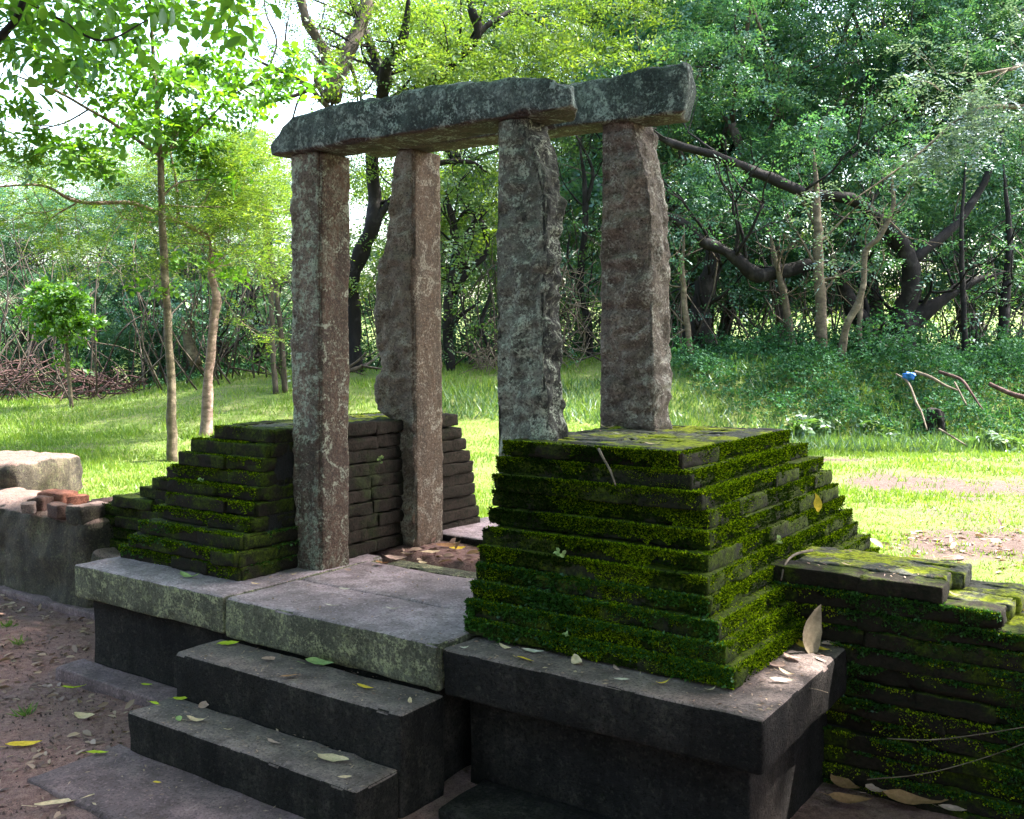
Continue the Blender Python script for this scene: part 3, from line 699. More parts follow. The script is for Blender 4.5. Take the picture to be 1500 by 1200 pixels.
stone('wall_stone', (-1.46, .72, .17), (.28, .24, .42), -.1, M['boulder_dark'], 'narrow mossy wall stone tucked right beside the platform end', seed=64, amp=.03)
b = ground_hit(20, 742)
stone('boulder', (b.x-.62, b.y+.25, b.z+.12), (.95, .75, .38), .35, M['boulder_dark'], 'flat-topped boulder at the left edge of the lawn', 'boulder', seed=65, amp=.03, freq=5, cell=.035)
frs = [(85, 733, .20, 'red_brick', 'orange-red broken brick lying on the rubble beside the boulder'), (113, 733, .13, 'red_brick', 'small red broken brick leaning against the orange-red one'),
       (60, 738, .15, 'brown_brick', 'brown brick fragment nearest the boulder'), (88, 748, .14, 'brown_brick', 'brown fragment in front of the orange-red brick'),
       (150, 742, .15, 'brown_brick', 'dark brown brick fragment at the right end of the rubble'), (130, 752, .19, 'boulder_dark', 'larger dark mossy fragment lying on the rubble top'), (42, 744, .11, 'boulder', 'pale stone chip on the rubble under the boulder')]
for i, (px, py, s, mt, lb) in enumerate(frs):
    p = CAM+ray(px, py)*((.60-CAM.z)/ray(px, py).z)
    stone('brick_fragment', (p.x, p.y, .60), (s*1.1, s*.75, s*.6), i*.9+.3, M[mt], lb, 'broken brick', seed=70+i, amp=.012, freq=12, cell=s*.15)
stone('flat_stone', (-2.35, 1.55, .44), (.8, .45, .12), .2, M['boulder'], 'flat pinkish stone lying between the rubble and the brick wall', seed=78, amp=.02)
stone('corner_stone', (-.05, 2.50, .56), (.16, .2, .30), .2, M['boulder'], 'small pale stone standing at the back foot of the left pier', seed=79, amp=.02)

# ------------------------------------------------------------------ vegetation
def tree_root(name, base, label, cat='tree', group=None):
    return empty(name, tuple(base), label, cat, group)
def px_line(pts):
    """[(px,py,D)] -> world points"""
    return [at(*p) for p in pts]
def crown_mesh(name, blobs, mat, rng, K=8, ll=.07, lw=.035, L=.3, origin=(0, 0, 0), up=.6, droop=.2, hexa=False, spiral=False):
    """blobs: (centre, radii(3), n sprays)"""
    C = []
    for c, r, n in blobs:
        d = rng.normal(size=(n, 3)); d = norm(d)*rng.random((n, 1))**.45
        C.append(np.array(tuple(c))+d*np.array(r))
    C = np.concatenate(C)
    out = sprays(C, K, ll, lw, L, rng, up, droop, hexa, spiral)
    return mesh_np(name, out[0]-np.array(tuple(origin)), list(out[1:]), mat, False)

def grow(mb, p, d, L, r, depth, rng, tips, sides=6, spread=.6, upb=.15):
    n = 4; pts = [p]; q = np.array(p, float); dd = np.array(d, float)
    for i in range(n):
        dd = norm(dd+rng.normal(size=3)*.16+np.array([0, 0, upb*.3])); q = q+dd*L/n; pts.append(q.copy())
    mb.add(*tube(pts, np.linspace(r, r*.55, n+1), sides, 2))
    if depth == 0: tips.append(q); return
    for k in range(rng.integers(2, 4)):
        nd = norm(dd+rng.normal(size=3)*spread+np.array([0, 0, upb]))
        grow(mb, q if k < 2 else pts[2], nd, L*rng.uniform(.65, .9), r*.55, depth-1, rng, tips, max(3, sides-1), spread, upb)
    tips.append(q)

# generic forest trees: a few kinds, then copies
def forest_kind(seed, H, Rc, mat, leaf, nblob, nper, K=8, trunkmat='bark_grey', low=.12):
    rng = np.random.default_rng(seed); mb = MB(); tips = []
    lean = rng.normal(size=2)*.15
    tp = [(0, 0, -.3), (lean[0]*H*.2, lean[1]*H*.2, H*.22), (lean[0]*H*.5, lean[1]*H*.5, H*.42)]
    mb.add(*tube(tp, [.15, .11, .08], 8, 4))
    for k in range(4):
        a = k*1.7+rng.random(); grow(mb, tp[1+(k % 2)], (math.cos(a)*.8, math.sin(a)*.8, .8), H*.22, .055, 2, rng, tips, 5)
    trunk = mb.mesh('trunk', M[trunkmat])
    blobs = []
    for k in range(nblob):
        u = rng.random()*2*math.pi; hh = low+(1-low)*rng.random(); rr = Rc*math.sqrt(rng.random())*(1-.55*max(0, hh-.45)/.55)
        c = np.array([math.cos(u)*rr, math.sin(u)*rr, hh*H]); s = rng.uniform(.35, .8)
        blobs.append((c, (s, s, s*.5), int(nper*s*s*2.2)))
    crown = crown_mesh('crown', blobs, M[mat], rng, K, leaf, leaf*.5, leaf*4)
    return trunk, crown
def place_tree(kind, x, y, rot, sc, label, group, name='forest_tree'):
    z = gz(x, y)
    t = empty(name, (x, y, z), label, 'tree', group); t.rotation_euler = (0, 0, rot); t.scale = (sc, sc, sc*random.uniform(.9, 1.1))
    link('trunk', kind[0], parent=t); link('crown', kind[1], parent=t); return t
KD = [forest_kind(101, 8.5, 2.6, 'leaf_dark', .085, 80, 70, trunkmat='bark_grey'), forest_kind(102, 9.5, 2.3, 'leaf_dark', .07, 90, 85), forest_kind(106, 8, 2.6, 'leaf_dark', .11, 70, 50)]
KM = [forest_kind(103, 9, 2.6, 'leaf_mid', .08, 80, 75), forest_kind(104, 8, 2.4, 'leaf_mid', .065, 85, 80, trunkmat='bark_dark')]
KB = [forest_kind(105, 8, 2.6, 'leaf_bright', .08, 75, 65), forest_kind(107, 9, 2.5, 'leaf_bright', .06, 80, 80)]  # bright leaf colour stands in for sun on these far trees
def lateral(px, D):
    p = CAM+(FH+RT*((px-750)/F_PX))*D; return p.x, p.y
rr = random.Random(5)
def stand(pxs, D0, D1, kinds, sc, label, group, jit=40):
    for px in pxs:
        D = rr.uniform(D0, D1); x, y = lateral(px+rr.uniform(-jit, jit), D)
        place_tree(rr.choice(kinds), x, y, rr.uniform(0, 6.28), rr.uniform(*sc), label, group)
stand(range(980, 1900, 105), 18.5, 20.5, KD, (.95, 1.15), 'dark leafy tree in the dense tree line above the overgrown bank', 'dark trees of the right tree line')
stand(range(1000, 2000, 130), 21.5, 25, KD+KM, (1.1, 1.35), 'tall green tree deep in the wood behind the overgrown bank', 'tall trees deep in the right wood')
stand(range(670, 1020, 80), 21, 24, KM, (1.0, 1.2), 'mid-green tree of the tree line straight behind the stone gateway', 'green trees behind the gateway')
stand(range(650, 1000, 80), 27, 30, KB, (1.25, 1.5), 'tall yellow-green tree in the sun far behind the stone gateway', 'sunlit trees far behind the gateway')
stand(range(-330, 430, 95), 20.5, 23, KM[:1]+KD, (.50, .62), 'low green tree in the tree line behind the left lawn', 'low trees behind the left lawn')
stand(range(-300, 460, 120), 25, 29, KB+KM, (.62, .75), 'low yellow-green tree in the wood beyond the left lawn', 'low trees beyond the left lawn')
stand(range(1000, 1600, 150), 30, 34, KB, (1.2, 1.5), 'bright green tree glimpsed between the trunks beyond the overgrown bank', 'sunlit trees beyond the bank')
stand(range(-300, 455, 52), 18.6, 20, KD, (.40, .52), 'low dark tree in the shaded thicket edge behind the left lawn', 'low dark trees behind the left lawn')
# unseen trees added on the viewer's side to darken the front faces
for (x, y, s) in [(9, -3, 1.1), (6.5, -7, 1.2), (2, -9, 1.2), (-3, -8.5, 1.15), (-7.5, -6, 1.1), (10.5, 1.5, 1.1), (5, -11, 1.3), (-1, -12, 1.3), (-10, -10, 1.2), (11, -8, 1.2), (4, -9.5, 1.3), (2, -13, 1.6)]:
    place_tree(rr.choice(KD), x, y, rr.uniform(0, 6.28), s, 'unseen dark leafy tree added behind the viewpoint to shade the gateway', 'added unseen trees behind the viewpoint')

# far wood: one mass behind everything, reads as green depth
def far_mass():
    rng = np.random.default_rng(77); C = []
    for k in range(330):
        px = rng.uniform(-900, 2500); D = rng.uniform(34, 48); x, y = lateral(px, D)
        top = np.interp(px, [-900, 0, 420, 600, 700, 2500], [3.4, 3.4, 3.6, 6, 12, 12])
        z = gz(x, y)+rng.uniform(0, top); n = 70
        C.append(np.array([x, y, z])+rng.normal(size=(n, 3))*[1.5, 1.5, .8])
    C = np.concatenate(C); out = sprays(C, 7, .2, .11, .8, rng, .6, .2)
    link('far_wood', mesh_np('far_wood', out[0], list(out[1:]), M['leaf_mid'], False), kind='stuff')
far_mass()

# undergrowth on the bank and along the tree line
def undergrowth():
    rng = np.random.default_rng(12); C = []
    n = 48000
    px = rng.uniform(930, 2000, n); D = rng.uniform(12.3, 19, n)
    lo = np.interp(px, [930, 1050, 1300, 2000], [14.6, 13.2, 12.3, 12.0]); m = D > lo+rng.normal(size=n)*.25
    px, D = px[m], D[m]
    X = CAM.x+FH.x*D+RT.x*(px-750)/F_PX*D; Y = CAM.y+FH.y*D+RT.y*(px-750)/F_PX*D
    cl = fbm(np.stack([X*1.1, Y*1.1, 0*X], -1), 8, 3)
    Z = ground(X, Y)+rng.random(len(X))**1.2*np.clip(.32+.5*cl, .05, 1.2)
    C.append(np.stack([X, Y, Z], -1))
    n = 26000; px = rng.uniform(-500, 1000, n); D = rng.uniform(17.2, 21, n)
    X = CAM.x+FH.x*D+RT.x*(px-750)/F_PX*D; Y = CAM.y+FH.y*D+RT.y*(px-750)/F_PX*D
    cl = fbm(np.stack([X*.9, Y*.9, 0*X], -1), 9, 3)
    Z = ground(X, Y)+rng.random(len(X))*np.clip(.6+.9*cl, .05, 1.8)*sstep(17, 18.5, D)
    C.append(np.stack([X, Y, Z], -1))
    C = np.concatenate(C); out = sprays(C, 5, .048, .03, .11, rng, .7, .0, spiral=True)
    link('undergrowth', mesh_np('undergrowth', out[0], list(out[1:]), M['leaf_under'], False), kind='stuff')
undergrowth()

# hanging vines and bare twigs in the thicket
def thicket_twigs():
    rng = np.random.default_rng(14); mb = MB()
    for k in range(420):
        px = rng.uniform(-100, 1600); D = rng.uniform(15.8 if px < 950 else 14.8, 19); p = at(px, rng.uniform(300, 500), D)
        z0 = gz(p.x, p.y); q = Vector((p.x+rng.normal()*.5, p.y+rng.normal()*.5, z0)); 
        mid = (p+q)/2+Vector(rng.normal(size=3)*.35)
        mb.add(*tube([q, mid, p, p+Vector(rng.normal(size=3)*.5)], [.018, .014, .01, .004], 3, 3))
    link('thicket_twigs', mb.mesh('thicket_twigs', M['bark_grey']), kind='stuff')
thicket_twigs()

# traced individual trees -------------------------------------------------
def traced_tree(name, label, limbs, mat, crown=None, D_base=None, crownmat=None, seed=0, twigs=0, twigmat=None, cat='tree', ck={}, sub_depth=1, twlen=.5):
    rng = np.random.default_rng(seed)
    base = px_line(limbs[0][0])[0]; root = tree_root(name, base, label, cat)
    mb = MB(); tips = []
    allp = []
    for pts, radii in limbs:
        W = px_line(pts); radii = list(radii); radii[-1] = min(radii[-1], .012); mb.add(*tube(W, radii, 9, 5, .35, seed)); allp.append((W, radii))
    for k in range(twigs):
        W, R = allp[rng.integers(0, len(allp))]; i = rng.integers(min(len(W)-1, 4 if (W is allp[0][0] and len(W) > 5) else 1), len(W))
        j = rng.random(); a = W[i-1 if i else 0].lerp(W[i], j); d = np.array(tuple((W[i]-W[i-1] if i else W[1]-W[0]).normalized()))
        grow(mb, tuple(a), norm(d*.4+rng.normal(size=3)*.7+[0, 0, .3]), twlen*rng.uniform(.6, 1.3), max(.006, R[i]*.35), sub_depth, rng, tips, 4)
    link('trunk', mb.mesh('trunk', M[mat], origin=base), parent=root)
    if crown:
        bl = []
        for (px, py, D, r, n) in crown:
            r3 = (r, r, r*.45) if not isinstance(r, tuple) else r
            bl.append((at(px, py, D), r3, n))
        for tpt in tips: bl.append((tpt, (.25, .25, .12), ck.get('tipn', 8)))
        kk = {k: v for k, v in ck.items() if k != 'tipn'}
        link('crown', crown_mesh('crown', bl, M[crownmat], rng, origin=base, **kk), parent=root)
    return root

def GB(px, py):     # depth at which a base pixel meets the ground
    p = ground_hit(px, py); return (p-CAM).dot(FW)
dA = GB(255, 676); dB = GB(302, 640); dC = GB(105, 597); dD = GB(418, 575); dE = GB(405, 578)
cl = []
rA = np.random.default_rng(31)
for k in range(40):
    px = rA.uniform(-60, 330); py = rA.uniform(-120, 200) - (px > 200)*rA.uniform(0, 60)
    if py > 60+.55*(330-px)*.6+60: continue
    cl.append((px, py, dA+rA.uniform(-1.6, .9), rA.uniform(.16, .32), 12))
for (px, py) in [(330, 110), (352, 128), (375, 118), (345, 150), (365, 165), (300, 90), (310, 130), (325, 60), (395, 130), (20, 150), (60, 190), (110, 215), (150, 190), (180, 150), (215, 115), (260, 120), (205, 180), (140, 240), (40, 230)]:
    cl.append((px, py, dA+rA.uniform(-.8, .6), .17, 13))
traced_tree('broadleaf_tree', 'slender young tree with broad bright leaves, its straight trunk rising left of the left pier', [
    ([(255, 690, dA), (250, 560, dA), (243, 420, dA), (238, 320, dA), (234, 225, dA), (230, 150, dA), (222, 40, dA), (215, -80, dA)], [.062, .044, .040, .037, .033, .024, .017, .01]),
    ([(233, 228, dA), (180, 190, dA-.2), (130, 160, dA-.5), (80, 132, dA-.8), (20, 110, dA-1.1)], [.022, .018, .015, .012, .007]),
    ([(130, 160, dA-.5), (95, 180, dA-.5), (55, 190, dA-.6)], [.010, .008, .005]),
    ([(234, 222, dA), (275, 205, dA+.2), (330, 150, dA), (370, 120, dA-.2)], [.016, .012, .009, .005]),
    ([(236, 290, dA), (262, 268, dA+.2), (310, 262, dA+.4)], [.014, .010, .006]),
    ([(237, 300, dA), (285, 303, dA+.2), (330, 303, dA+.5)], [.012, .010, .005]),
    ], 'bark_tan', cl, crownmat='leaf_broad', seed=201, twigs=14, ck=dict(K=7, ll=.095, lw=.055, L=.22, up=.6, droop=.25, hexa=True, tipn=9), sub_depth=1, twlen=.45)
# feathery tree
cl = []; rB = np.random.default_rng(32)
for k in range(120):
    px = rB.uniform(-40, 425); py = rB.uniform(195, 400)
    if px < 60 and py > 330: continue
    cl.append((px, py, dB+rB.uniform(-1.8, 1.4), (rB.uniform(.3, .6), rB.uniform(.3, .6), .07), 26))
for k in range(45):
    cl.append((rB.uniform(300, 424), rB.uniform(190, 330), dB+rB.uniform(-1.2, .8), (.35, .35, .09), 30))
traced_tree('feathery_tree', 'young tree with feathery yellow-green foliage and pinkish forked trunk, left of the front left pillar', [
    ([(302, 650, dB), (305, 560, dB), (311, 490, dB), (318, 440, dB), (310, 400, dB), (308, 350, dB)], [.082, .058, .054, .06, .047, .043]),
    ([(308, 350, dB), (290, 338, dB-.1), (262, 325, dB-.3), (240, 318, dB-.5), (195, 298, dB-.6), (115, 296, dB-.9), (60, 272, dB-1.2), (-20, 275, dB-1.4)], [.04, .035, .03, .027, .024, .02, .014, .008]),
    ([(308, 348, dB), (322, 330, dB+.1), (345, 312, dB+.3), (372, 302, dB+.5), (410, 315, dB+.7)], [.035, .03, .024, .018, .008]),
    ([(262, 325, dB-.3), (258, 270, dB-.3), (250, 225, dB-.3), (247, 190, dB-.4)], [.022, .017, .012, .006]),
    ([(312, 395, dB), (322, 378, dB-.1)], [.014, .006]),
    ([(115, 296, dB-.9), (75, 320, dB-1), (60, 345, dB-1.1)], [.01, .008, .004]),
    ([(345, 312, dB+.3), (350, 285, dB+.3), (365, 250, dB+.4)], [.016, .012, .006]),
    ], 'bark_pink', cl, crownmat='leaf_bright', seed=202, twigs=34, ck=dict(K=12, ll=.042, lw=.016, L=.26, up=.85, droop=.08, tipn=14), sub_depth=1, twlen=.6)
# small sapling on the lawn
rC = np.random.default_rng(33)
cl = [(rC.normal(86, 26), rC.uniform(408, 482), dC+rC.uniform(-.3, .3), .14, 15) for k in range(34)]+[(130, 465, dC, .12, 16), (142, 470, dC, .1, 10), (45, 455, dC, .12, 14)]
traced_tree('sapling', 'small round-crowned sapling standing alone on the left lawn', [
    ([(105, 600, dC), (101, 550, dC), (97, 500, dC), (90, 450, dC)], [.034, .03, .026, .015]),
    ([(97, 500, dC), (115, 478, dC), (135, 468, dC)], [.014, .01, .006]), ([(97, 490, dC), (75, 470, dC), (55, 450, dC)], [.012, .01, .005])],
    'bark_tan', cl, crownmat='leaf_broad', seed=203, twigs=8, ck=dict(K=7, ll=.085, lw=.05, L=.15, up=.6, spiral=True, tipn=4), twlen=.15)
for (bx, tx, dd, lb) in ((418, 402, dD, 'thin pale bare-stemmed tree just left of the front left pillar'), (405, 397, dE, 'thinner greyish stem standing left of the thin pale tree')):
    traced_tree('thin_tree', lb, [([(bx, 580, dd), (bx-6, 500, dd), (tx, 400, dd), (tx-10, 330, dd), (tx-4, 270, dd)], [.045, .04, .035, .025, .012])],
                'bark_grey', [(tx, 300, dd, .5, 30), (tx-15, 350, dd, .4, 24)], crownmat='leaf_mid', seed=bx, twigs=6, ck=dict(K=8, ll=.06, lw=.03, L=.2))

# trees behind the gateway
cl = []; rF = np.random.default_rng(34)
for k in range(85): cl.append((rF.uniform(500, 960), rF.uniform(-60, 150), 15+rF.uniform(-1.5, 2.5), rF.uniform(.3, .6), 34))
for k in range(40): cl.append((rF.uniform(510, 735), rF.uniform(240, 420), 17+rF.uniform(-1, 2.5), rF.uniform(.3, .6), 40))
traced_tree('rough_barked_tree', 'dark rough-barked tree behind the front lintel, its limbs spreading above it', [
    ([(522, 560, 16.5), (518, 470, 16.5), (520, 400, 16.3), (545, 330, 16), (550, 290, 16), (545, 235, 15.8), (556, 170, 15.4), (562, 125, 15), (565, 100, 14.8), (590, 60, 14.6), (600, -20, 14.4)], [.13, .12, .11, .12, .12, .11, .10, .10, .09, .08, .06]),
    ([(562, 128, 15), (553, 100, 15), (540, 60, 15.1), (520, 10, 15.3), (500, -60, 15.5)], [.09, .08, .07, .06, .05]),
    ([(556, 170, 15.4), (620, 128, 15.3), (645, 112, 15.1), (670, 85, 14.9), (700, 52, 14.7), (690, 10, 14.6), (680, -50, 14.5)], [.12, .11, .10, .09, .08, .06, .05]),
    ([(700, 52, 14.7), (725, 30, 14.8), (760, 15, 15), (800, 40, 15.2)], [.05, .04, .03, .02]),
    ([(545, 330, 16), (600, 262, 15.8), (640, 240, 15.8), (690, 238, 16), (718, 256, 16.1)], [.06, .05, .045, .035, .02])],
    'bark_dark', cl, crownmat='leaf_bright', seed=204, twigs=30, ck=dict(K=9, ll=.075, lw=.035, L=.3, tipn=12), twlen=.8)
traced_tree('forked_tree', 'grey forked tree rising behind the left end of the front lintel', [
    ([(478, 570, 15.2), (482, 400, 15), (484, 260, 14.8), (487, 140, 14.6)], [.15, .15, .14, .14]),
    ([(487, 145, 14.6), (480, 90, 14.5), (455, 40, 14.3), (442, 0, 14.2), (430, -60, 14)], [.12, .09, .08, .07, .05]),
    ([(487, 145, 14.6), (500, 100, 14.7), (522, 50, 14.9), (540, 0, 15), (560, -60, 15.2)], [.12, .12, .11, .10, .08]),
    ([(484, 160, 14.6), (455, 130, 14.4), (425, 110, 14.3), (395, 98, 14.2), (370, 85, 14.2)], [.045, .04, .032, .026, .015]),
    ([(425, 110, 14.3), (430, 85, 14.3), (418, 60, 14.3), (424, 20, 14.3)], [.02, .018, .014, .008]),
    ([(395, 98, 14.2), (405, 60, 14.2), (390, 20, 14.2), (385, -20, 14.2)], [.018, .014, .012, .007]),
    ([(484, 150, 14.6), (462, 118, 14.5), (470, 95, 14.5), (455, 75, 14.5)], [.05, .035, .03, .015])],
    'bark_grey', [(445, 90, 14, .3, 10), (475, 50, 14.8, .35, 14), (415, 70, 14.5, .3, 7)], crownmat='leaf_mid', seed=205, twigs=34, ck=dict(K=8, ll=.05, lw=.026, L=.22, tipn=3), twlen=.9)
traced_tree('twisted_tree', 'dark twisted many-limbed tree seen between the back left and front right pillars', [
    ([(662, 560, 16), (655, 470, 16), (660, 420, 16), (668, 370, 16), (662, 320, 16), (650, 270, 16)], [.09, .08, .08, .07, .06, .04]),
    ([(660, 430, 16), (690, 395, 15.9), (712, 372, 15.9), (708, 330, 15.9), (685, 310, 16), (665, 330, 16)], [.06, .055, .05, .045, .04, .03]),
    ([(690, 395, 15.9), (660, 368, 15.8), (648, 372, 15.8)], [.045, .05, .04]),
    ([(668, 370, 16), (700, 320, 16), (722, 300, 16.1), (745, 290, 16.2)], [.05, .045, .035, .02]),
    ([(720, 430, 16.2), (706, 470, 16.2), (712, 500, 16.2), (735, 540, 16.2)], [.03, .035, .03, .03]),
    ([(655, 500, 16), (668, 470, 15.9), (685, 455, 15.8), (705, 440, 15.8)], [.05, .04, .03, .02])],
    'bark_dark', [(690, 340, 16.5, .5, 26), (720, 430, 17, .5, 30), (680, 280, 16.6, .5, 30)], crownmat='leaf_mid', seed=206, twigs=26, ck=dict(K=8, ll=.07, lw=.035, L=.25, tipn=5), twlen=.7)
traced_tree('leaning_tree', 'thin dark tree seen through the gap between the two right pillars', [
    ([(866, 550, 16.5), (862, 480, 16.5), (850, 420, 16.5), (858, 300, 16.3), (848, 200, 16.2)], [.07, .065, .06, .05, .03]),
    ([(858, 300, 16.3), (868, 250, 16.2), (842, 195, 16)], [.04, .03, .02]), ([(850, 420, 16.5), (832, 380, 16.4), (835, 340, 16.4)], [.03, .025, .02])],
    'bark_dark', [(850, 400, 17, .5, 36), (860, 330, 17, .5, 36), (845, 480, 17, .5, 40)], crownmat='leaf_mid', seed=207, twigs=22, ck=dict(K=8, ll=.07, lw=.035, L=.25, tipn=3), twlen=.7)

# big dark tree on the bank
cl = []; rJ = np.random.default_rng(35)
for k in range(150):
    px = rJ.uniform(985, 1560); py = rJ.uniform(-60, 330)
    cl.append((px, py, 15.3+rJ.uniform(0, 2.6), rJ.uniform(.3, .6), 44))

for k in range(90): cl.append((rJ.uniform(1000, 2000), rJ.uniform(-520, -40), rJ.uniform(13.5, 18), .6, 60))  # unseen clumps added above the view to shade tree and bank
for k in range(26): cl.append((rJ.uniform(1370, 1560), rJ.uniform(300, 440), 15.6+rJ.uniform(0, 1.8), .45, 40))
traced_tree('spreading_tree', 'big dark spreading tree with snaking limbs on the overgrown bank', [
    ([(1308, 545, 15.2), (1312, 510, 15.2), (1322, 470, 15.1), (1332, 430, 15), (1332, 385, 14.9), (1312, 345, 14.8), (1285, 320, 14.7), (1245, 292, 14.6), (1190, 285, 14.5), (1130, 262, 14.4), (1060, 232, 14.3), (990, 212, 14.3), (940, 190, 14.4)], [.38, .30, .20, .15, .135, .12, .105, .09, .08, .075, .065, .055, .04]),
    ([(1300, 540, 15.2), (1285, 500, 15.2), (1262, 470, 15.2), (1240, 435, 15.2), (1232, 405, 15.1), (1205, 388, 15), (1160, 394, 14.9), (1110, 404, 14.8), (1070, 372, 14.7), (1030, 352, 14.7), (990, 322, 14.7), (930, 300, 14.8)], [.26, .2, .15, .125, .12, .11, .10, .10, .09, .085, .08, .06]),
    ([(1322, 490, 15.1), (1350, 460, 15), (1380, 440, 15), (1420, 415, 15.1), (1470, 400, 15.3)], [.16, .13, .09, .07, .05]),
    ([(1332, 385, 14.9), (1400, 330, 15), (1450, 250, 15.2), (1480, 150, 15.4)], [.08, .07, .05, .04])],
    'bark_dark', cl, crownmat='leaf_dark', seed=208, twigs=36, ck=dict(K=9, ll=.07, lw=.034, L=.28, tipn=2), twlen=.8)
for (pts, rad, mt, lb) in [
    ([(1207, 530, 14.4), (1203, 470, 14.4), (1200, 400, 14.4), (1197, 300, 14.4), (1192, 220, 14.4)], [.10, .085, .075, .065, .04], 'bark_tan', 'straight tan trunk left of the big spreading tree'),
    ([(1165, 528, 14.8), (1158, 480, 14.8), (1148, 430, 14.8), (1138, 390, 14.8), (1125, 330, 14.9)], [.065, .055, .05, .045, .03], 'bark_tan', 'thin slightly leaning tan trunk second to the left of the big tree'),
    ([(1230, 530, 14.1), (1240, 480, 14), (1262, 430, 13.9), (1268, 370, 13.9), (1290, 345, 13.8), (1308, 300, 13.8), (1305, 250, 13.8)], [.06, .052, .045, .04, .035, .035, .02], 'bark_tan', 'crooked tan trunk leaning right across the big dark tree'),
    ([(1260, 530, 14.6), (1260, 480, 14.6), (1262, 430, 14.6), (1266, 380, 14.6)], [.045, .04, .035, .03], 'bark_tan', 'short thin upright trunk just before the fork of the big tree'),
    ([(1024, 530, 15.6), (1022, 480, 15.6), (1030, 430, 15.6), (1045, 380, 15.6), (1030, 300, 15.6)], [.25, .22, .16, .12, .08], 'bark_dark', 'thick dark trunk at the left end of the overgrown bank'),
    ([(1012, 520, 14.6), (1004, 450, 14.6), (1000, 400, 14.6), (1002, 330, 14.6)], [.05, .045, .035, .02], 'bark_tan', 'thin pale stem beside the thick dark trunk'),
    ([(1415, 540, 14.6), (1412, 450, 14.6), (1408, 350, 14.6), (1415, 230, 14.7)], [.05, .042, .035, .02], 'bark_dark', 'dark slim trunk standing right of the big spreading tree'),
    ([(1475, 560, 15), (1470, 470, 15), (1478, 360, 15), (1470, 240, 15)], [.09, .08, .06, .04], 'bark_dark', 'thicker dark trunk at the right edge of the photograph'),
    ([(900+8, 540, 15.5), (905, 470, 15.5), (912, 390, 15.5), (906, 300, 15.6)], [.06, .05, .04, .03], 'bark_grey', 'grey trunk hidden mostly behind the back right pillar'),
    ([(288, 535, 16.4), (275, 495, 16.4), (266, 460, 16.4)], [.10, .085, .06], 'bark_tan', 'short broken brown trunk leaning in the shade between the two young trees'),
    ([(383, 530, 17), (380, 480, 17), (368, 440, 17), (360, 380, 17)], [.12, .11, .08, .06], 'bark_dark', 'dark crooked trunk in the thicket left of the front left pillar'),
    ([(330, 520, 16.8), (318, 500, 16.8), (300, 480, 16.9)], [.09, .08, .06], 'bark_dark', 'dark leaning stump in the thicket behind the pinkish trunk')]:
    traced_tree('slim_trunk' if rad[0] < .12 else 'dark_trunk', lb, [(pts, rad)], mt, [(pts[-1][0], pts[-1][1], pts[-1][2]+.1, .5, 60), (pts[-1][0]+15, pts[-1][1]-45, pts[-1][2]+.1, .45, 40)], crownmat='leaf_dark', seed=int(pts[0][0]), twigs=9, ck=dict(K=8, ll=.06, lw=.03, L=.22, tipn=2), twlen=.6)

# pale drooping sprays at the right
cl = []; rP = np.random.default_rng(36)
for k in range(26):
    u = .28+.72*rP.random(); cl.append((1240+270*u, 300-165*u+rP.normal()*(4+22*u), 11.5+rP.uniform(-.5, .5), (.22, .22, .05), 14))
traced_tree('silvery_tree', 'tree with pale silvery sprays of leaves reaching in from the right edge', [
    ([(1720, 560, 12), (1700, 300, 12), (1640, 120, 11.9), (1560, 95, 11.8), (1490, 100, 11.7), (1430, 110, 11.6)], [.1, .09, .06, .04, .025, .012]),
    ([(1640, 150, 11.9), (1500, 156, 11.7), (1420, 165, 11.5), (1340, 230, 11.4), (1240, 300, 11.3)], [.04, .03, .02, .014, .006])],
    'bark_tan', cl, crownmat='leaf_silver', seed=209, twigs=10, ck=dict(K=12, ll=.06, lw=.026, L=.32, up=.85, tipn=8), twlen=.6)

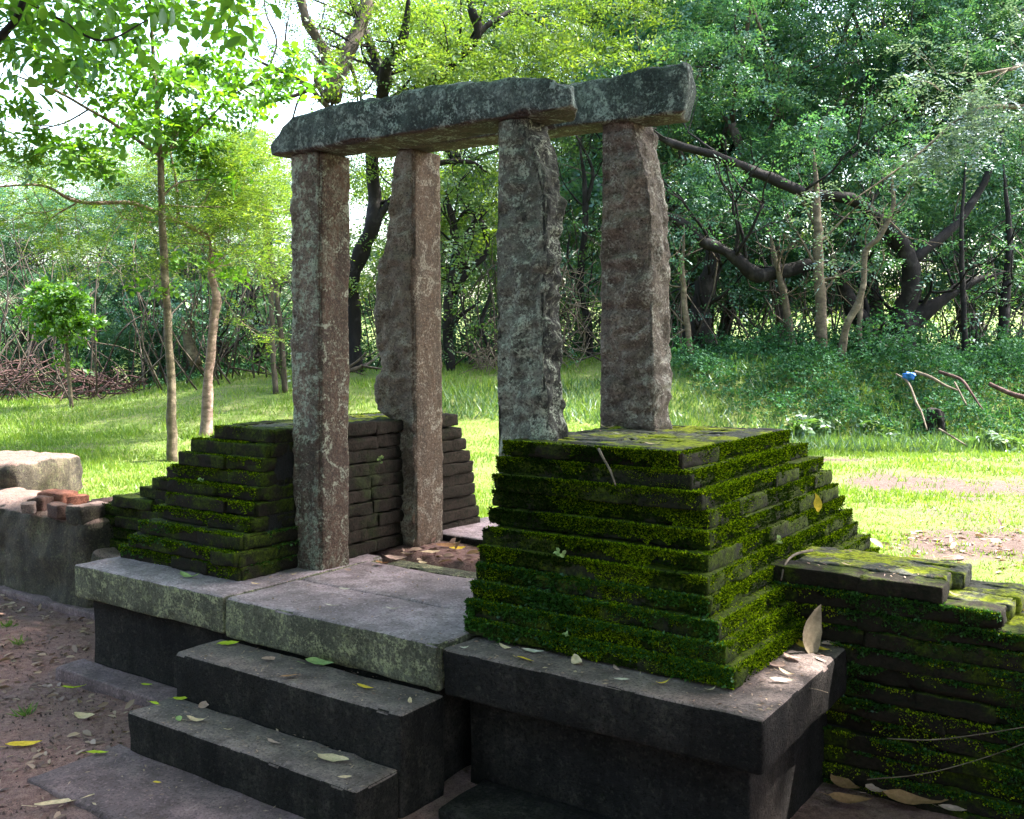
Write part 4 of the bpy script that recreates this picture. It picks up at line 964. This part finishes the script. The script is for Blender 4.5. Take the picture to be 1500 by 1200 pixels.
# the canopy that shades the gateway: a big tree rooted right of the frame
def canopy():
    rng = np.random.default_rng(40)
    base = Vector((8.6, 2.2, gz(8.6, 2.2))); root = tree_root('shade_tree', base, 'big broad-crowned tree beside the gateway whose crown shades it, rooted right of the view')
    mb = MB(); tips = []
    mb.add(*tube([base-Vector((0, 0, .3)), base+Vector((-.2, .1, 2.5)), base+Vector((-.6, .3, 4.8))], [.42, .3, .24], 12, 5, .3))
    top = base+Vector((-.6, .3, 4.8))
    for k in range(7):
        a = -2.5+k*.5; grow(mb, tuple(top), (math.cos(a)*.8, math.sin(a)*.8, .7), 2.2, .12, 2, rng, tips, 7, .5, .05)
    for tgt in ((6.2, -.6, 8.2), (7.5, -2.5, 8.0)):
        t = Vector(tgt); m = top.lerp(t, .5)+Vector((0, 0, .8)); mb.add(*tube([top, m, t], [.12, .08, .03], 7, 6, .2))
    link('trunk', mb.mesh('trunk', M['bark_grey'], origin=base), parent=root)
    n = 20000
    C = np.stack([rng.uniform(-9, 11, n), rng.uniform(-6, 6.2, n), rng.uniform(6.3, 8.6, n)], -1)
    # foliage over x,y casts onto the ground point along the sun
    s = np.array(tuple(SUN_TO)); G = C-s*((C[:, 2]-.5)/s[2])[:, None]
    wob = fbm(C*.5, 60, 2)
    edge = np.interp(G[:, 0], [-12, -4, -2, 3, 5, 9], [.3, .55, 1.7, 1.9, 1.3, 1.0])
    keep = (G[:, 1] < edge+.25*wob) & (G[:, 1] > -7)  # crown trimmed along the sun: gateway shaded, lawn lit
    # gaps cut in the crown so chosen spots get sun
    holes = [(2.36, .60, .40), (-3.2, -.3, .35), (-3.6, .9, .45), (-2.4, .95, .22), (1.75, 1.2, .16)]
    for hx, hy, hr in holes: keep &= ((G[:, 0]-hx)**2+(G[:, 1]-hy)**2) > (hr+.11)**2
    # nothing hangs into the view except at its top left
    d = C-np.array(tuple(CAM)); z = d@np.array(tuple(FW)); u = d@np.array(tuple(UPV)); keep &= ~((z > .3) & (u/np.maximum(z, .3) < .47))
    C = C[keep]
    # extra unseen sprays added towards the sun to shade the gateway
    m = 2600; G2 = np.stack([rng.uniform(-1.4, 2.6, m), rng.uniform(-1.0, 1.35, m), np.full(m, .5)], -1)
    for hx, hy, hr in holes: G2 = G2[((G2[:, 0]-hx)**2+(G2[:, 1]-hy)**2) > (hr+.11)**2]
    C = np.concatenate([C, G2+s*(rng.uniform(6.4, 8.2, len(G2))/s[2])[:, None]])
    out = sprays(C, 6, .17, .10, .38, rng, .75, .1, hexa=False)
    link('crown', mesh_np('crown', out[0]-np.array(tuple(base)), list(out[1:]), M['leaf_broad'], False), parent=root)
canopy()

# near branch in the top left corner
traced_tree('overhanging_branch', 'dark overhanging branch with large leaves in the top left corner', [
    ([(-260, 260, 5.2), (-60, 110, 5.1), (10, 45, 5), (35, 0, 4.9), (70, -120, 4.9), (150, -220, 5)], [.03, .025, .02, .016, .014, .01]),
    ([(35, 0, 4.9), (90, 30, 5), (150, 60, 5.1), (215, 30, 5.2)], [.009, .007, .006, .004])],
    'bark_dark', [(20, 20, 4.9, .3, 8), (60, 70, 5, .25, 6), (110, 15, 5.2, .25, 7), (15, 95, 5, .22, 9), (170, 20, 5.4, .22, 10), (240, 0, 5.6, .2, 8), (290, 10, 5.6, .16, 5), (320, -12, 5, .12, 4)],
    crownmat='leaf_broad', seed=210, twigs=5, cat='branch', ck=dict(K=6, ll=.095, lw=.05, L=.2, hexa=True, droop=.3, tipn=2), twlen=.3)

# ------------------------------------------------------------------ grass, litter, brush
def grass():
    rng = np.random.default_rng(50); B = []; H = []
    for (n, D0, D1, h) in ((120000, 4.2, 8, .03), (120000, 7.5, 12.5, .042), (80000, 12, 18, .065)):
        px = rng.uniform(-350, 1900, n); D = D0+(D1-D0)*rng.random(n)**.8
        X = CAM.x+FH.x*D+RT.x*(px-750)/F_PX*D; Y = CAM.y+FH.y*D+RT.y*(px-750)/F_PX*D
        bare = bare_mask(X, Y)+.25*vnoise(np.stack([X*9, Y*9, 0*X], -1), 4)
        m = (Y > 1.35) & (rng.random(n) > bare*1.25) & ~((X > -1.2) & (X < 2.3) & (Y < 2.3))
        m &= ~((Y < 1.5) & (X < 4.5))
        X, Y = X[m], Y[m]; B.append(np.stack([X, Y, ground(X, Y)-.004], -1))
        tall = 1+.8*np.clip(fbm(np.stack([X*1.7, Y*1.7, 0*X], -1), 6, 2), -.5, 1)
        H.append(h*tall*rng.uniform(.5, 1.4, len(X)))
    B = np.concatenate(B); H = np.concatenate(H); n = len(B)
    ld = rng.normal(size=(n, 3))*.45; ld[:, 2] = 1; ld = norm(ld); side = norm(np.cross(ld, rng.normal(size=(n, 3))))
    w = (.004+.05*H)[:, None]*.9
    V = np.stack([B-side*w, B+side*w, B+ld*H[:, None]], 1).reshape(-1, 3)
    link('lawn_grass', mesh_np('lawn_grass', V, np.arange(n*3).reshape(n, 3), M['grass'], False), kind='stuff')
    # taller tussocks below the bank
    n = 16000; px = rng.uniform(640, 1900, n); D = rng.uniform(10.8, 14.2, n)
    X = CAM.x+FH.x*D+RT.x*(px-750)/F_PX*D; Y = CAM.y+FH.y*D+RT.y*(px-750)/F_PX*D
    m = (D > np.interp(px, [640, 1000, 1200, 1900], [12.5, 11.6, 11.1, 11.0])); X, Y = X[m], Y[m]; n = len(X)
    B = np.stack([X, Y, ground(X, Y)], -1); H = rng.uniform(.06, .22, n)
    ld = rng.normal(size=(n, 3))*.5; ld[:, 2] = 1; ld = norm(ld); side = norm(np.cross(ld, rng.normal(size=(n, 3)))); w = .010
    V = np.stack([B-side*w, B+side*w, B+ld*H[:, None]], 1).reshape(-1, 3)
    link('tall_grass', mesh_np('tall_grass', V, np.arange(n*3).reshape(n, 3), M['leaf_mid'], False), kind='stuff')
grass()
def litter():
    rng = np.random.default_rng(51)
    def area(n, x0, x1, y0, y1, s, lift=.006):
        X = rng.uniform(x0, x1, n); Y = rng.uniform(y0, y1, n)
        c = fbm(np.stack([X*1.5, Y*1.5, 0*X], -1), 70, 3); m = c+rng.random(n)*.8 > .25; X, Y = X[m], Y[m]
        return np.stack([X, Y, ground(X, Y)+lift], -1), s*rng.uniform(.4, 1.4, len(X))
    parts = [area(3300, -5, -.0, -1.6, .75, .034), area(700, -1.3, 4, -2.4, -.4, .03), area(700, 2.35, 4.2, .2, .84, .05), area(2600, 2.6, 6.5, 1.35, 3.4, .06), area(900, 1.9, 4, 2.2, 4.5, .05),
             area(180, -.2, 1.1, 1.06, 1.5, .04)]
    B = np.concatenate([p[0] for p in parts]); S = np.concatenate([p[1] for p in parts]); n = len(B)
    bad = (B[:, 0] > -1.1) & (B[:, 0] < 2.4) & (B[:, 1] > -.12) & (B[:, 1] < 1.03); bad |= (B[:, 0] > -.1) & (B[:, 0] < 1.9) & (B[:, 1] > -.85) & (B[:, 1] < 0)
    B, S = B[~bad], S[~bad]; n = len(B)
    ld = rng.normal(size=(n, 3)); ld[:, 2] *= .2; nn = rng.normal(size=(n, 3))*.35+[0, 0, 1]
    out = leaves(B, norm(ld), norm(nn), S*1.5, S*.6, True)
    link('leaf_litter', mesh_np('leaf_litter', out[0], list(out[1:]), M['litter'], False), kind='stuff')
    pts = []
    for (n, x0, x1, y0, y1, z) in ((110, 0, 1.2, -.24, 0, .360), (90, 0, 1.2, -.46, -.25, .178), (130, -1.1, 1.1, .02, .5, .536), (70, .1, 1.1, .45, 1.0, .534), (90, 1.2, 2.37, .02, .2, .521), (70, 2.24, 2.38, .05, .85, .521), (90, 0, 1.6, -.82, -.47, .026), (60, 1.2, 1.85, .5, 1.6, 1.24), (60, 2.2, 2.7, .9, 1.3, .79)):
        pts.append(np.stack([rng.uniform(x0, x1, n), rng.uniform(y0, y1, n), np.full(n, z)], -1))
    B = np.concatenate(pts); n = len(B); ld = rng.normal(size=(n, 3)); ld[:, 2] *= .15
    out = leaves(B, norm(ld), norm(rng.normal(size=(n, 3))*.3+[0, 0, 1]), .013*rng.uniform(.4, 2.2, n), .006*rng.uniform(.5, 1.6, n))
    link('leaf_crumbs', mesh_np('leaf_crumbs', out[0], list(out[1:]), M['litter'], False), kind='stuff')
    # soil clods and crumbs
    n = 11000; X = rng.uniform(-4.5, 1.5, n); Y = rng.uniform(-2.2, .7, n)
    bad = (X > -1.14) & (Y > -.12) | (X > -.1) & (Y > -.85)
    X, Y = X[~bad], Y[~bad]; n = len(X); B = np.stack([X, Y, ground(X, Y)], -1); s = .010*rng.uniform(.3, 1.3, n)
    T = np.array([[1, 0, -.5], [-.5, .87, -.5], [-.5, -.87, -.5], [0, 0, .8]])
    V = (B[:, None]+T[None]*s[:, None, None]*rng.uniform(.6, 1.3, (n, 4, 1))).reshape(-1, 3)
    o = np.arange(n)[:, None]*4; Fc = np.concatenate([o+np.array(t) for t in ([0, 1, 3], [1, 2, 3], [2, 0, 3])])
    link('soil_crumbs', mesh_np('soil_crumbs', V, Fc, M['soilbit'], False), kind='stuff')
M['soilbit'] = m_stone('soilbit', (.12, .065, .065), (.28, .17, .17), (.32, .22, .2), .1)
litter()

def brush():
    rng = np.random.default_rng(52); mb = MB()
    for k in range(300):
        px = rng.uniform(-200, 130) if rng.random() < .8 else rng.uniform(130, 200); D = rng.uniform(16.2, 17.6); x, y = lateral(px, D)
        h = .55*math.exp(-((px-20)/130)**2)+.15; c = np.array([x, y, gz(x, y)+rng.random()*h]); d = norm(rng.normal(size=3)*[1, 1, .35]); L = rng.uniform(.4, 1.2)
        mb.add(*tube([c-d*L/2, c+rng.normal(size=3)*.1, c+d*L/2], [.011*rng.uniform(.4, 1.6)]*2+[.003], 3, 3))
    o = link('brush_pile', mb.mesh('brush_pile', M['brush']), kind='stuff')
    # dry scrub behind the gateway
    mb = MB()
    for k in range(260):
        px = rng.uniform(690, 860); D = rng.uniform(15, 16.2); p = at(px, rng.uniform(380, 540) if px > 820 else rng.uniform(520, 550), D); c = np.array(tuple(p)); d = norm(rng.normal(size=3)); L = rng.uniform(.3, .9)
        mb.add(*tube([c-d*L/2, c+rng.normal(size=3)*.08, c+d*L/2], [.009, .007, .003], 3, 3))
    link('dry_scrub', mb.mesh('dry_scrub', M['twig']), kind='stuff')
brush()

# fallen branches and the blue bag on the bank
def stick(name, pts, radii, mat, label, cat='branch', sub=5, sides=7, forks=()):
    W = px_line(pts) if len(pts[0]) == 3 and pts[0][0] > 30 else [Vector(p) for p in pts]
    mb = MB(); mb.add(*tube(W, radii, sides, sub, .3, int(abs(pts[0][0]))))
    for f in forks: mb.add(*tube(px_line(f[0]), f[1], 5, 4, .3))
    return tag(link(name, mb.mesh(name, M[mat], origin=W[0]), loc=W[0]), label, cat)
stick('fallen_branch', [(1312, 548, 12.6), (1330, 560, 12.4), (1342, 590, 12.2), (1350, 605, 12.1), (1358, 630, 11.9)], [.012, .015, .015, .013, .009], 'twig', 'bent pale fallen branch hanging down the bank left of the blue bag')
stick('fallen_branch', [(1340, 545, 12.7), (1362, 552, 12.5), (1385, 565, 12.4), (1402, 572, 12.3)], [.024, .022, .018, .01], 'twig', 'short pale fallen branch right beside the blue bag')
stick('fallen_branch', [(1375, 545, 12.8), (1405, 555, 12.6), (1420, 572, 12.4), (1432, 590, 12.3), (1440, 600, 12.2)], [.022, .021, .016, .013, .007], 'brush', 'long reddish fallen branch curving down the bank at the right')
stick('fallen_branch', [(1398, 560, 12.4), (1406, 575, 12.3), (1416, 594, 12.2)], [.012, .013, .01], 'twig', 'straight pale fallen stick between the two curved branches on the bank')
stick('fallen_branch', [(1448, 562, 12.6), (1475, 574, 12.5), (1500, 582, 12.4), (1540, 590, 12.4)], [.03, .03, .034, .03], 'brush', 'thick reddish fallen log at the right edge of the bank')
stick('fallen_branch', [(1375, 628, 11.6), (1395, 640, 11.4), (1415, 652, 11.2)], [.012, .012, .008], 'twig', 'thin pale stick lying at the foot of the bank')
p = at(1333, 551, 12.45)
V, F_ = rough_box((.13, .09, .08), .012, .035, .035, 22, 90)
tag(link('plastic_bag', mesh_np('plastic_bag', V, F_, M['blue']), loc=p, rot=(.2, .3, .4)), 'small crumpled bright blue plastic bag caught among the fallen branches on the bank', 'plastic bag')
# dead log stump at the foot of the bank
V, F_ = rough_box((.2, .18, .4), .03, .04, .05, 9, 91); q = ground_hit(1370, 636)
tag(link('rotten_stump', mesh_np('rotten_stump', V, F_, M['bark_dark']), loc=(q.x, q.y, q.z+.12)), 'small dark rotten stump at the foot of the overgrown bank', 'stump')

# leafy weeds at the foot of the bank
for i, (px, py, s) in enumerate([(1185, 628, .35), (1210, 624, .3), (1262, 628, .3), (1300, 640, .22), (1445, 650, .3), (1478, 655, .25), (1160, 632, .25)]):
    q = ground_hit(px, py+6); rng = np.random.default_rng(300+i)
    C = np.array([[q.x, q.y, q.z+.02]])+rng.normal(size=(16, 3))*[s*.4, s*.4, .05]+[0, 0, s*.35]
    out = sprays(C, 6, .09, .05, .15, rng, .8, .1, hexa=True)
    mb = MB(); mb.add(*tube([Vector((q.x-s*.5, q.y, q.z+.01)), Vector((q.x+s*.5, q.y, q.z+.01))], [.004, .004], 3, 1)); mb.add(*out)
    tag(link('leafy_weed', mb.mesh('leafy_weed', M['leaf_mid'], False, origin=q), loc=q), 'pale broad-leaved weed growing at the foot of the overgrown bank', 'plant', 'broad-leaved weeds along the foot of the bank')
# small tufts on the soil
for i, (px, py, s, lb) in enumerate([(38, 1050, .07, 'grass tuft on the bare soil nearest the landing slab'), (28, 945, .06, 'small grass tuft on the soil left of the plinth ledge, middle of three'), (10, 920, .05, 'small grass tuft on the soil at the left edge, farthest of three')]):
    q = ground_hit(px, py); rng = np.random.default_rng(330+i); n = 34
    B = np.array(tuple(q))+rng.normal(size=(n, 3))*[.012, .012, 0]; ld = rng.normal(size=(n, 3))*.7; ld[:, 2] = .8
    V, Fq = leaves(B, norm(ld), norm(rng.normal(size=(n, 3))), s*rng.uniform(.6, 1.3, n), .006)
    tag(link('grass_tuft', mesh_np('grass_tuft', V-np.array(tuple(q)), Fq, M['leaf_bright'], False), loc=q), lb, 'grass tuft')
# tiny plants rooted in the moss
for i, (pt, lb) in enumerate([((1.60, .20, .60), 'tiny pale green seedling on the second course from the bottom of the right pier'), ((-.62, .38, .95), 'tiny green seedling on a ledge of the left pier'), ((2.10, .95, .86), 'tiny seedling on the right side of the right pier'), ((-.09, 1.1, 1.02), 'tiny fern rooted in the inner face of the left pier'), ((1.55, .26, .86), 'tiny pale sprout on the mossy front of the right pier')]):
    rng = np.random.default_rng(350+i); n = 7; B = np.array(pt)+rng.normal(size=(n, 3))*.008
    V, Q, T = leaves(B, norm(rng.normal(size=(n, 3))+[.0, -.3, .5]), norm(rng.normal(size=(n, 3))*.5+[0, -.6, 1]), .024*rng.uniform(.7, 1.2, n), .018, True)
    tag(link('seedling', mesh_np('seedling', V-np.array(pt), [Q, T], M['dl_green'], False), loc=pt), lb, 'plant')

# ------------------------------------------------------------------ fallen leaves lying on the stones
def leaf_mesh(mat, k, L=1.0, W=.42, curl=.25, fold=.2):
    n = 9; V = []; u = np.linspace(0, 1, n)
    w = W*.5*np.sin(np.pi*np.clip(u, 0, 1)**.85)**.8*(1-.25*u); rs = np.random.default_rng(k)
    ce = curl*(u-.5)**2*4*.5; tw = rs.normal()*.25
    for i in range(n):
        for s in (-1, -.5, 0, .5, 1):
            V.append((u[i]*L-L/2, s*w[i]+.08*math.sin(u[i]*3+k), ce[i]*L*.4+abs(s)*w[i]*fold+tw*s*w[i]*u[i]+rs.normal()*.008))
    F = [(i*5+j, i*5+j+1, (i+1)*5+j+1, (i+1)*5+j) for i in range(n-1) for j in range(4)]
    # stalk
    V0 = len(V); V += [(-L/2-.22, -.008, .05), (-L/2-.22, .008, .05), (-L/2+.03, .01, 0), (-L/2+.03, -.01, 0)]; F.append((V0, V0+1, V0+2, V0+3))
    return mesh_np('fallen_leaf', np.array(V), np.array(F), M[mat])
LMS = {}
def fallen(px, py, z, L, ang, mat, label, group=None, tilt=(0, 0), curl=.25, W=.42, y=None):
    key = (mat, round(curl, 1), W)
    if key not in LMS: LMS[key] = leaf_mesh(mat, len(LMS), curl=curl, W=W)
    r = ray(px, py); p = CAM+r*((z-CAM.z)/r.z) if z is not None else CAM+r*((y-CAM.y)/r.y)
    o = link('fallen_leaf', LMS[key], loc=(p.x, p.y, p.z+.004), rot=(tilt[0], tilt[1], ang), scale=(L*1.12, L*1.12, L*1.3)); tag(o, label, 'leaf', group); return o
ZB, ZP, Z2, Z1, ZL = .520, .537, .360, .178, .025
P_ = [
 (1193, 925, ZB+.07, .17, 1.3, 'dl_big', 'large dry grey-brown leaf standing upright at the back of the base block', None, (1.25, -1.25), .2, .5),
 (1196, 952, ZB, .085, .5, 'dl_yellow', 'bright yellow leaf lying below the large upright leaf', None, (0, .1), .3, .45),
 (1176, 946, ZB, .08, -.4, 'dl_yellow', 'orange-yellow folded leaf left of the bright yellow leaf', None, (.5, 0), .3, .3),
 (1215, 944, ZB, .06, .9, 'dl_pink', 'pinkish dry leaf right of the large upright leaf', None, (0, 0), .3, .5),
 (279, 846, ZP, .10, .1, 'dl_green', 'pale green curled leaf on the left platform slab', None, (.1, 0), .9, .38),
 (375, 857, ZP, .04, .3, 'dl_tan', 'small curled brown leaf at the joint of the left and middle slabs', None, (0, 0), .8, .6),
 (430, 843, ZP, .035, 1.3, 'dl_tan', 'small brown leaf at the foot of the front left pillar', None, (0, 0), .8, .6),
 (334, 945, Z2, .08, .8, 'dl_lime', 'lime-green leaf at the left end of the upper step', None, (0, 0), .3, .5),
 (393, 967, Z2, .07, 1.7, 'dl_pink', 'pinkish-tan upright-lying leaf on the upper step', None, (0, .2), .3, .5),
 (470, 974, Z2, .12, .5, 'dl_green', 'large pale green leaf in the middle of the upper step', None, (.1, 0), .5, .5),
 (435, 958, Z2, .04, -.4, 'dl_yellow', 'small yellow-brown leaf near the back of the upper step', None, (0, 0), .4, .4),
 (535, 1008, Z2, .07, .2, 'dl_yellow', 'narrow yellow leaf near the right end of the upper step', None, (0, 0), .3, .3),
 (602, 1030, Z2, .05, -.7, 'dl_tan', 'small yellowish curled leaf at the right end of the upper step', None, (0, 0), .7, .3),
 (425, 991, Z2, .07, .9, 'dl_brown', 'flat brown leaf near the front edge of the upper step', None, (0, 0), .1, .4),
 (266, 1025, Z1, .065, .9, 'dl_lime', 'lime-yellow leaf at the left end of the lower step', None, (.2, .1), .5, .35),
 (300, 1035, Z1, .06, 1.5, 'dl_pink', 'rolled pinkish leaf on the left part of the lower step', None, (.6, 0), .4, .5),
 (226, 1032, Z1, .055, .1, 'dl_lime', 'narrow greenish-yellow leaf at the left corner of the lower step', None, (0, 0), .2, .25),
 (262, 1055, Z1, .05, -.3, 'dl_green', 'small pale greenish leaf near the front edge of the lower step', None, (0, 0), .2, .5),
 (290, 1056, Z1, .075, .7, 'dl_tan', 'curled tan leaf pair on the lower step', None, (.2, 0), .9, .4),
 (335, 1070, Z1, .035, 1.1, 'dl_tan', 'tiny comma-shaped leaf on the lower step', None, (0, 0), .9, .4),
 (402, 1088, Z1, .065, -.1, 'dl_pink', 'narrow pinkish leaf in the middle of the lower step', None, (0, 0), .2, .3),
 (488, 1113, Z1, .11, .1, 'dl_tan', 'large tan fish-shaped leaf at the right part of the lower step', None, (0, 0), .3, .4),
 (505, 1140, Z1, .04, .5, 'dl_tan', 'small tan leaf near the right front edge of the lower step', None, (0, 0), .3, .4),
 (95, 1178, .012, .17, .9, 'dl_tan', 'long curled tan leaf on the soil at the left edge of the landing slab', None, (0, 0), .3, .25),
 (142, 1105, ZL, .08, .6, 'dl_lime', 'yellow-tan leaf at the back left corner of the landing slab', None, (0, 0), .3, .35),
 (230, 1148, ZL, .03, .6, 'dl_yellow', 'small yellow leaf on the landing slab', None, (0, 0), .3, .6),
 (35, 1092, .012, .12, 1.0, 'dl_yellow', 'big yellowish leaf on the soil at the left edge', None, (0, 0), .3, .4),
 (108, 1008, .012, .10, .8, 'dl_lime', 'greenish-yellow leaf on the soil in front of the plinth ledge', None, (0, 0), .4, .4),
 (215, 1004, .055, .05, .3, 'dl_lime', 'small lime-yellow leaf on the left plinth ledge', None, (0, 0), .3, .4),
 (120, 895, .015, .09, .9, 'dl_tan', 'curled tan leaf beside the far kerb stone', None, (0, 0), .8, .5),
 (124, 1052, .012, .09, .2, 'dl_tan', 'curled tan leaf lying in the litter before the lower step', None, (0, 0), .8, .5),
 (780, 957, ZB, .075, .2, 'dl_grey', 'pale whitish leaf on the base block under the mossy front', None, (0, 0), .5, .4),
 (770, 968, ZB, .07, -.05, 'dl_yellow', 'narrow golden leaf below the whitish leaf on the base block', None, (0, 0), .2, .3),
 (740, 950, ZB, .06, -.1, 'dl_tan', 'thin tan leaf left of the whitish leaf on the base block', None, (0, 0), .6, .3),
 (848, 972, ZB, .075, -.7, 'dl_tan', 'curled yellow-brown leaf in the middle of the base block', None, (.3, 0), .9, .5),
 (901, 981, ZB, .05, 2.2, 'dl_pink', 'small pinkish leaf leaning at the foot of the moss', None, (.3, 0), .4, .4),
 (911, 997, ZB, .045, .3, 'dl_grey', 'narrow pale leaf right of the pinkish one on the base block', None, (0, 0), .2, .3),
 (971, 1003, ZB, .05, 1.0, 'dl_yellow', 'small yellow comma-shaped leaf near the front right of the base block', None, (0, 0), .9, .3),
 (1040, 1012, ZB, .04, 1.2, 'dl_tan', 'small curled leaf nearest the front corner of the base block', None, (0, 0), .9, .4),
 (680, 951, ZB, .03, .9, 'dl_grey', 'tiny pale curl at the left end of the base block', None, (0, 0), .9, .4),
 (1160, 965, ZB, .07, 2.6, 'dl_pink', 'mauve dry leaf on the sunlit end of the base block', None, (.1, 0), .4, .5),
 (1145, 1000, ZB, .07, .3, 'dl_grey', 'greyish crumpled leaf at the edge of the sunlit patch', None, (.1, 0), .5, .4),
 (1152, 988, ZB, .065, -.3, 'dl_tan', 'narrow cream leaf across the sunlit patch', None, (0, 0), .6, .25),
 (1203, 968, ZB, .05, -.4, 'dl_grey', 'narrow cream leaf near the outer edge of the base block', None, (0, 0), .2, .25),
 (1137, 975, ZB, .06, .1, 'dl_pink', 'mauve-brown leaf beside the lowest mossy brick', None, (0, 0), .3, .5),
 (505, 864, ZP, .05, .1, 'dl_grey', 'pale sliver of leaf on the middle platform slab', None, (0, 0), .2, .3),
 (487, 888, ZP, .055, .2, 'dl_grey', 'pale narrow leaf near the front edge of the middle slab', None, (0, 0), .3, .25),
 (576, 893, ZP, .055, .5, 'dl_grey', 'white curled leaf on the middle platform slab', None, (0, 0), .6, .3),
 (510, 836, ZP, .04, .1, 'dl_pink', 'small pinkish leaf beside the front left pillar', None, (0, 0), .3, .5),
 (630, 810, ZP, .09, .5, 'dl_tan', 'pale tan leaf on the soil behind the floor slabs', None, (0, 0), .3, .4),
 (655, 801, ZP, .11, .3, 'dl_brown', 'brown pod-like leaf against the raised slab behind the gateway', None, (.2, 0), .4, .35),
 (670, 805, ZP, .08, .9, 'dl_yellow', 'yellow and green leaf against the raised slab behind the gateway', None, (0, 0), .4, .45),
 (580, 820, ZP, .10, .7, 'dl_pink', 'dry pink-brown leaf in the litter at the foot of the back left pillar', None, (.2, 0), .6, .5),
 (598, 812, ZP, .07, .7, 'dl_tan', 'narrow golden leaf in the litter between the left pillars', None, (0, 0), .3, .3),
 (560, 826, ZP, .07, .1, 'dl_brown', 'dark brown leaf in the litter between the left pillars', None, (0, 0), .6, .5),
 (620, 826, ZP, .06, -.4, 'dl_tan', 'yellowish leaf at the edge of the narrow dark slab strip', None, (0, 0), .4, .5),
 (890, 628, 1.24, .06, .3, 'dl_tan', 'curled tan leaf on top of the right pier before the back right pillar', None, (0, 0), .9, .4),
 (905, 637, 1.24, .04, .1, 'dl_grey', 'pale leaf scrap on the top bricks of the right pier', None, (0, 0), .5, .4),
 (955, 652, 1.24, .05, .2, 'dl_tan', 'small tan leaf near the front edge of the right pier top', None, (0, 0), .5, .3),
 (1195, 742, .92, .10, -1.1, 'dl_yellow', 'yellow-green leaf draped over a ledge on the right side of the right pier', None, (0, .7), .8, .35),
 (1032, 652, 1.175, .05, .1, 'dl_brown', 'brown curled leaf on the second course ledge at the right side of the right pier', None, (0, 0), .8, .5),
 (1242, 829, .79, .05, -.1, 'dl_tan', 'small cream leaf on top of the right boundary wall', None, (0, 0), .4, .3),
 (1400, 873, .725, .05, -.3, 'dl_tan', 'small curled leaf on the second step of the right boundary wall', None, (0, 0), .6, .3),
 (1240, 1150, .02, .13, -.5, 'dl_brown', 'reddish-brown leaf on the ground at the foot of the base block, farther one', None, (.2, 0), .5, .5),
 (1245, 1172, .02, .13, .2, 'dl_brown', 'orange-brown leaf on the ground beside the foundation, nearer one', None, (.2, 0), .3, .45),
 (1340, 1175, .02, .19, .1, 'dl_brown', 'large orange-brown dry leaf on the ground in front of the right wall', None, (.1, 0), .4, .45),
 (1395, 1188, .02, .08, .1, 'dl_pink', 'small pinkish leaf on the ground at the bottom right', None, (.1, 0), .4, .45),
 (1287, 1160, .02, .10, .9, 'dl_pink', 'crumpled pinkish leaf between the brown leaves on the ground', None, (.3, 0), .8, .5),
 (1490, 895, .66, .09, .1, 'dl_yellow', 'yellow leaf behind the broken end of the right wall', None, (0, 0), .4, .5),
]
for q in P_: fallen(q[0], q[1], q[2], q[3], q[4], q[5], q[6], q[7], q[8], q[9], q[10])

# twigs
def twig(pts, r, label):
    W = [Vector(p) for p in pts]; mb = MB(); mb.add(*tube(W, [r, r*.9, r*.8, r*.5][:len(W)] if len(W) <= 4 else list(np.linspace(r, r*.4, len(W))), 6, 4, .2, 5))
    tag(link('twig', mb.mesh('twig', M['twig'], origin=W[0]), loc=W[0]), label, 'twig')
def wp(px, py, ax, v):
    r = ray(px, py); return CAM+r*((v-CAM['xyz'.index(ax)])/r['xyz'.index(ax)])
twig([wp(877, 658, 'y', .43), wp(884, 672, 'y', .40), wp(894, 690, 'y', .37), wp(902, 712, 'y', .34)], .005, 'short pale forked twig hanging down the mossy front of the right pier')
twig([wp(1190, 806, 'z', .80), wp(1165, 812, 'z', .80), wp(1150, 826, 'z', .79), wp(1144, 850, 'y', .84)], .006, 'reddish root bent over the left end of the right wall')
twig([wp(1300, 1082, 'y', .70), wp(1360, 1084, 'y', .66), wp(1420, 1078, 'y', .62), wp(1520, 1062, 'y', .6)], .0025, 'thin pale stem arching before the right wall, upper one')
twig([wp(1270, 1142, 'y', .6), wp(1350, 1134, 'y', .6), wp(1430, 1114, 'y', .6), wp(1520, 1082, 'y', .6)], .002, 'thin pale stem before the right wall, lower one')
twig([wp(1185, 1008, 'z', .50), wp(1200, 1011, 'z', .49), wp(1213, 1015, 'z', .48)], .0015, 'hair-thin straw sticking out of the side of the base block')
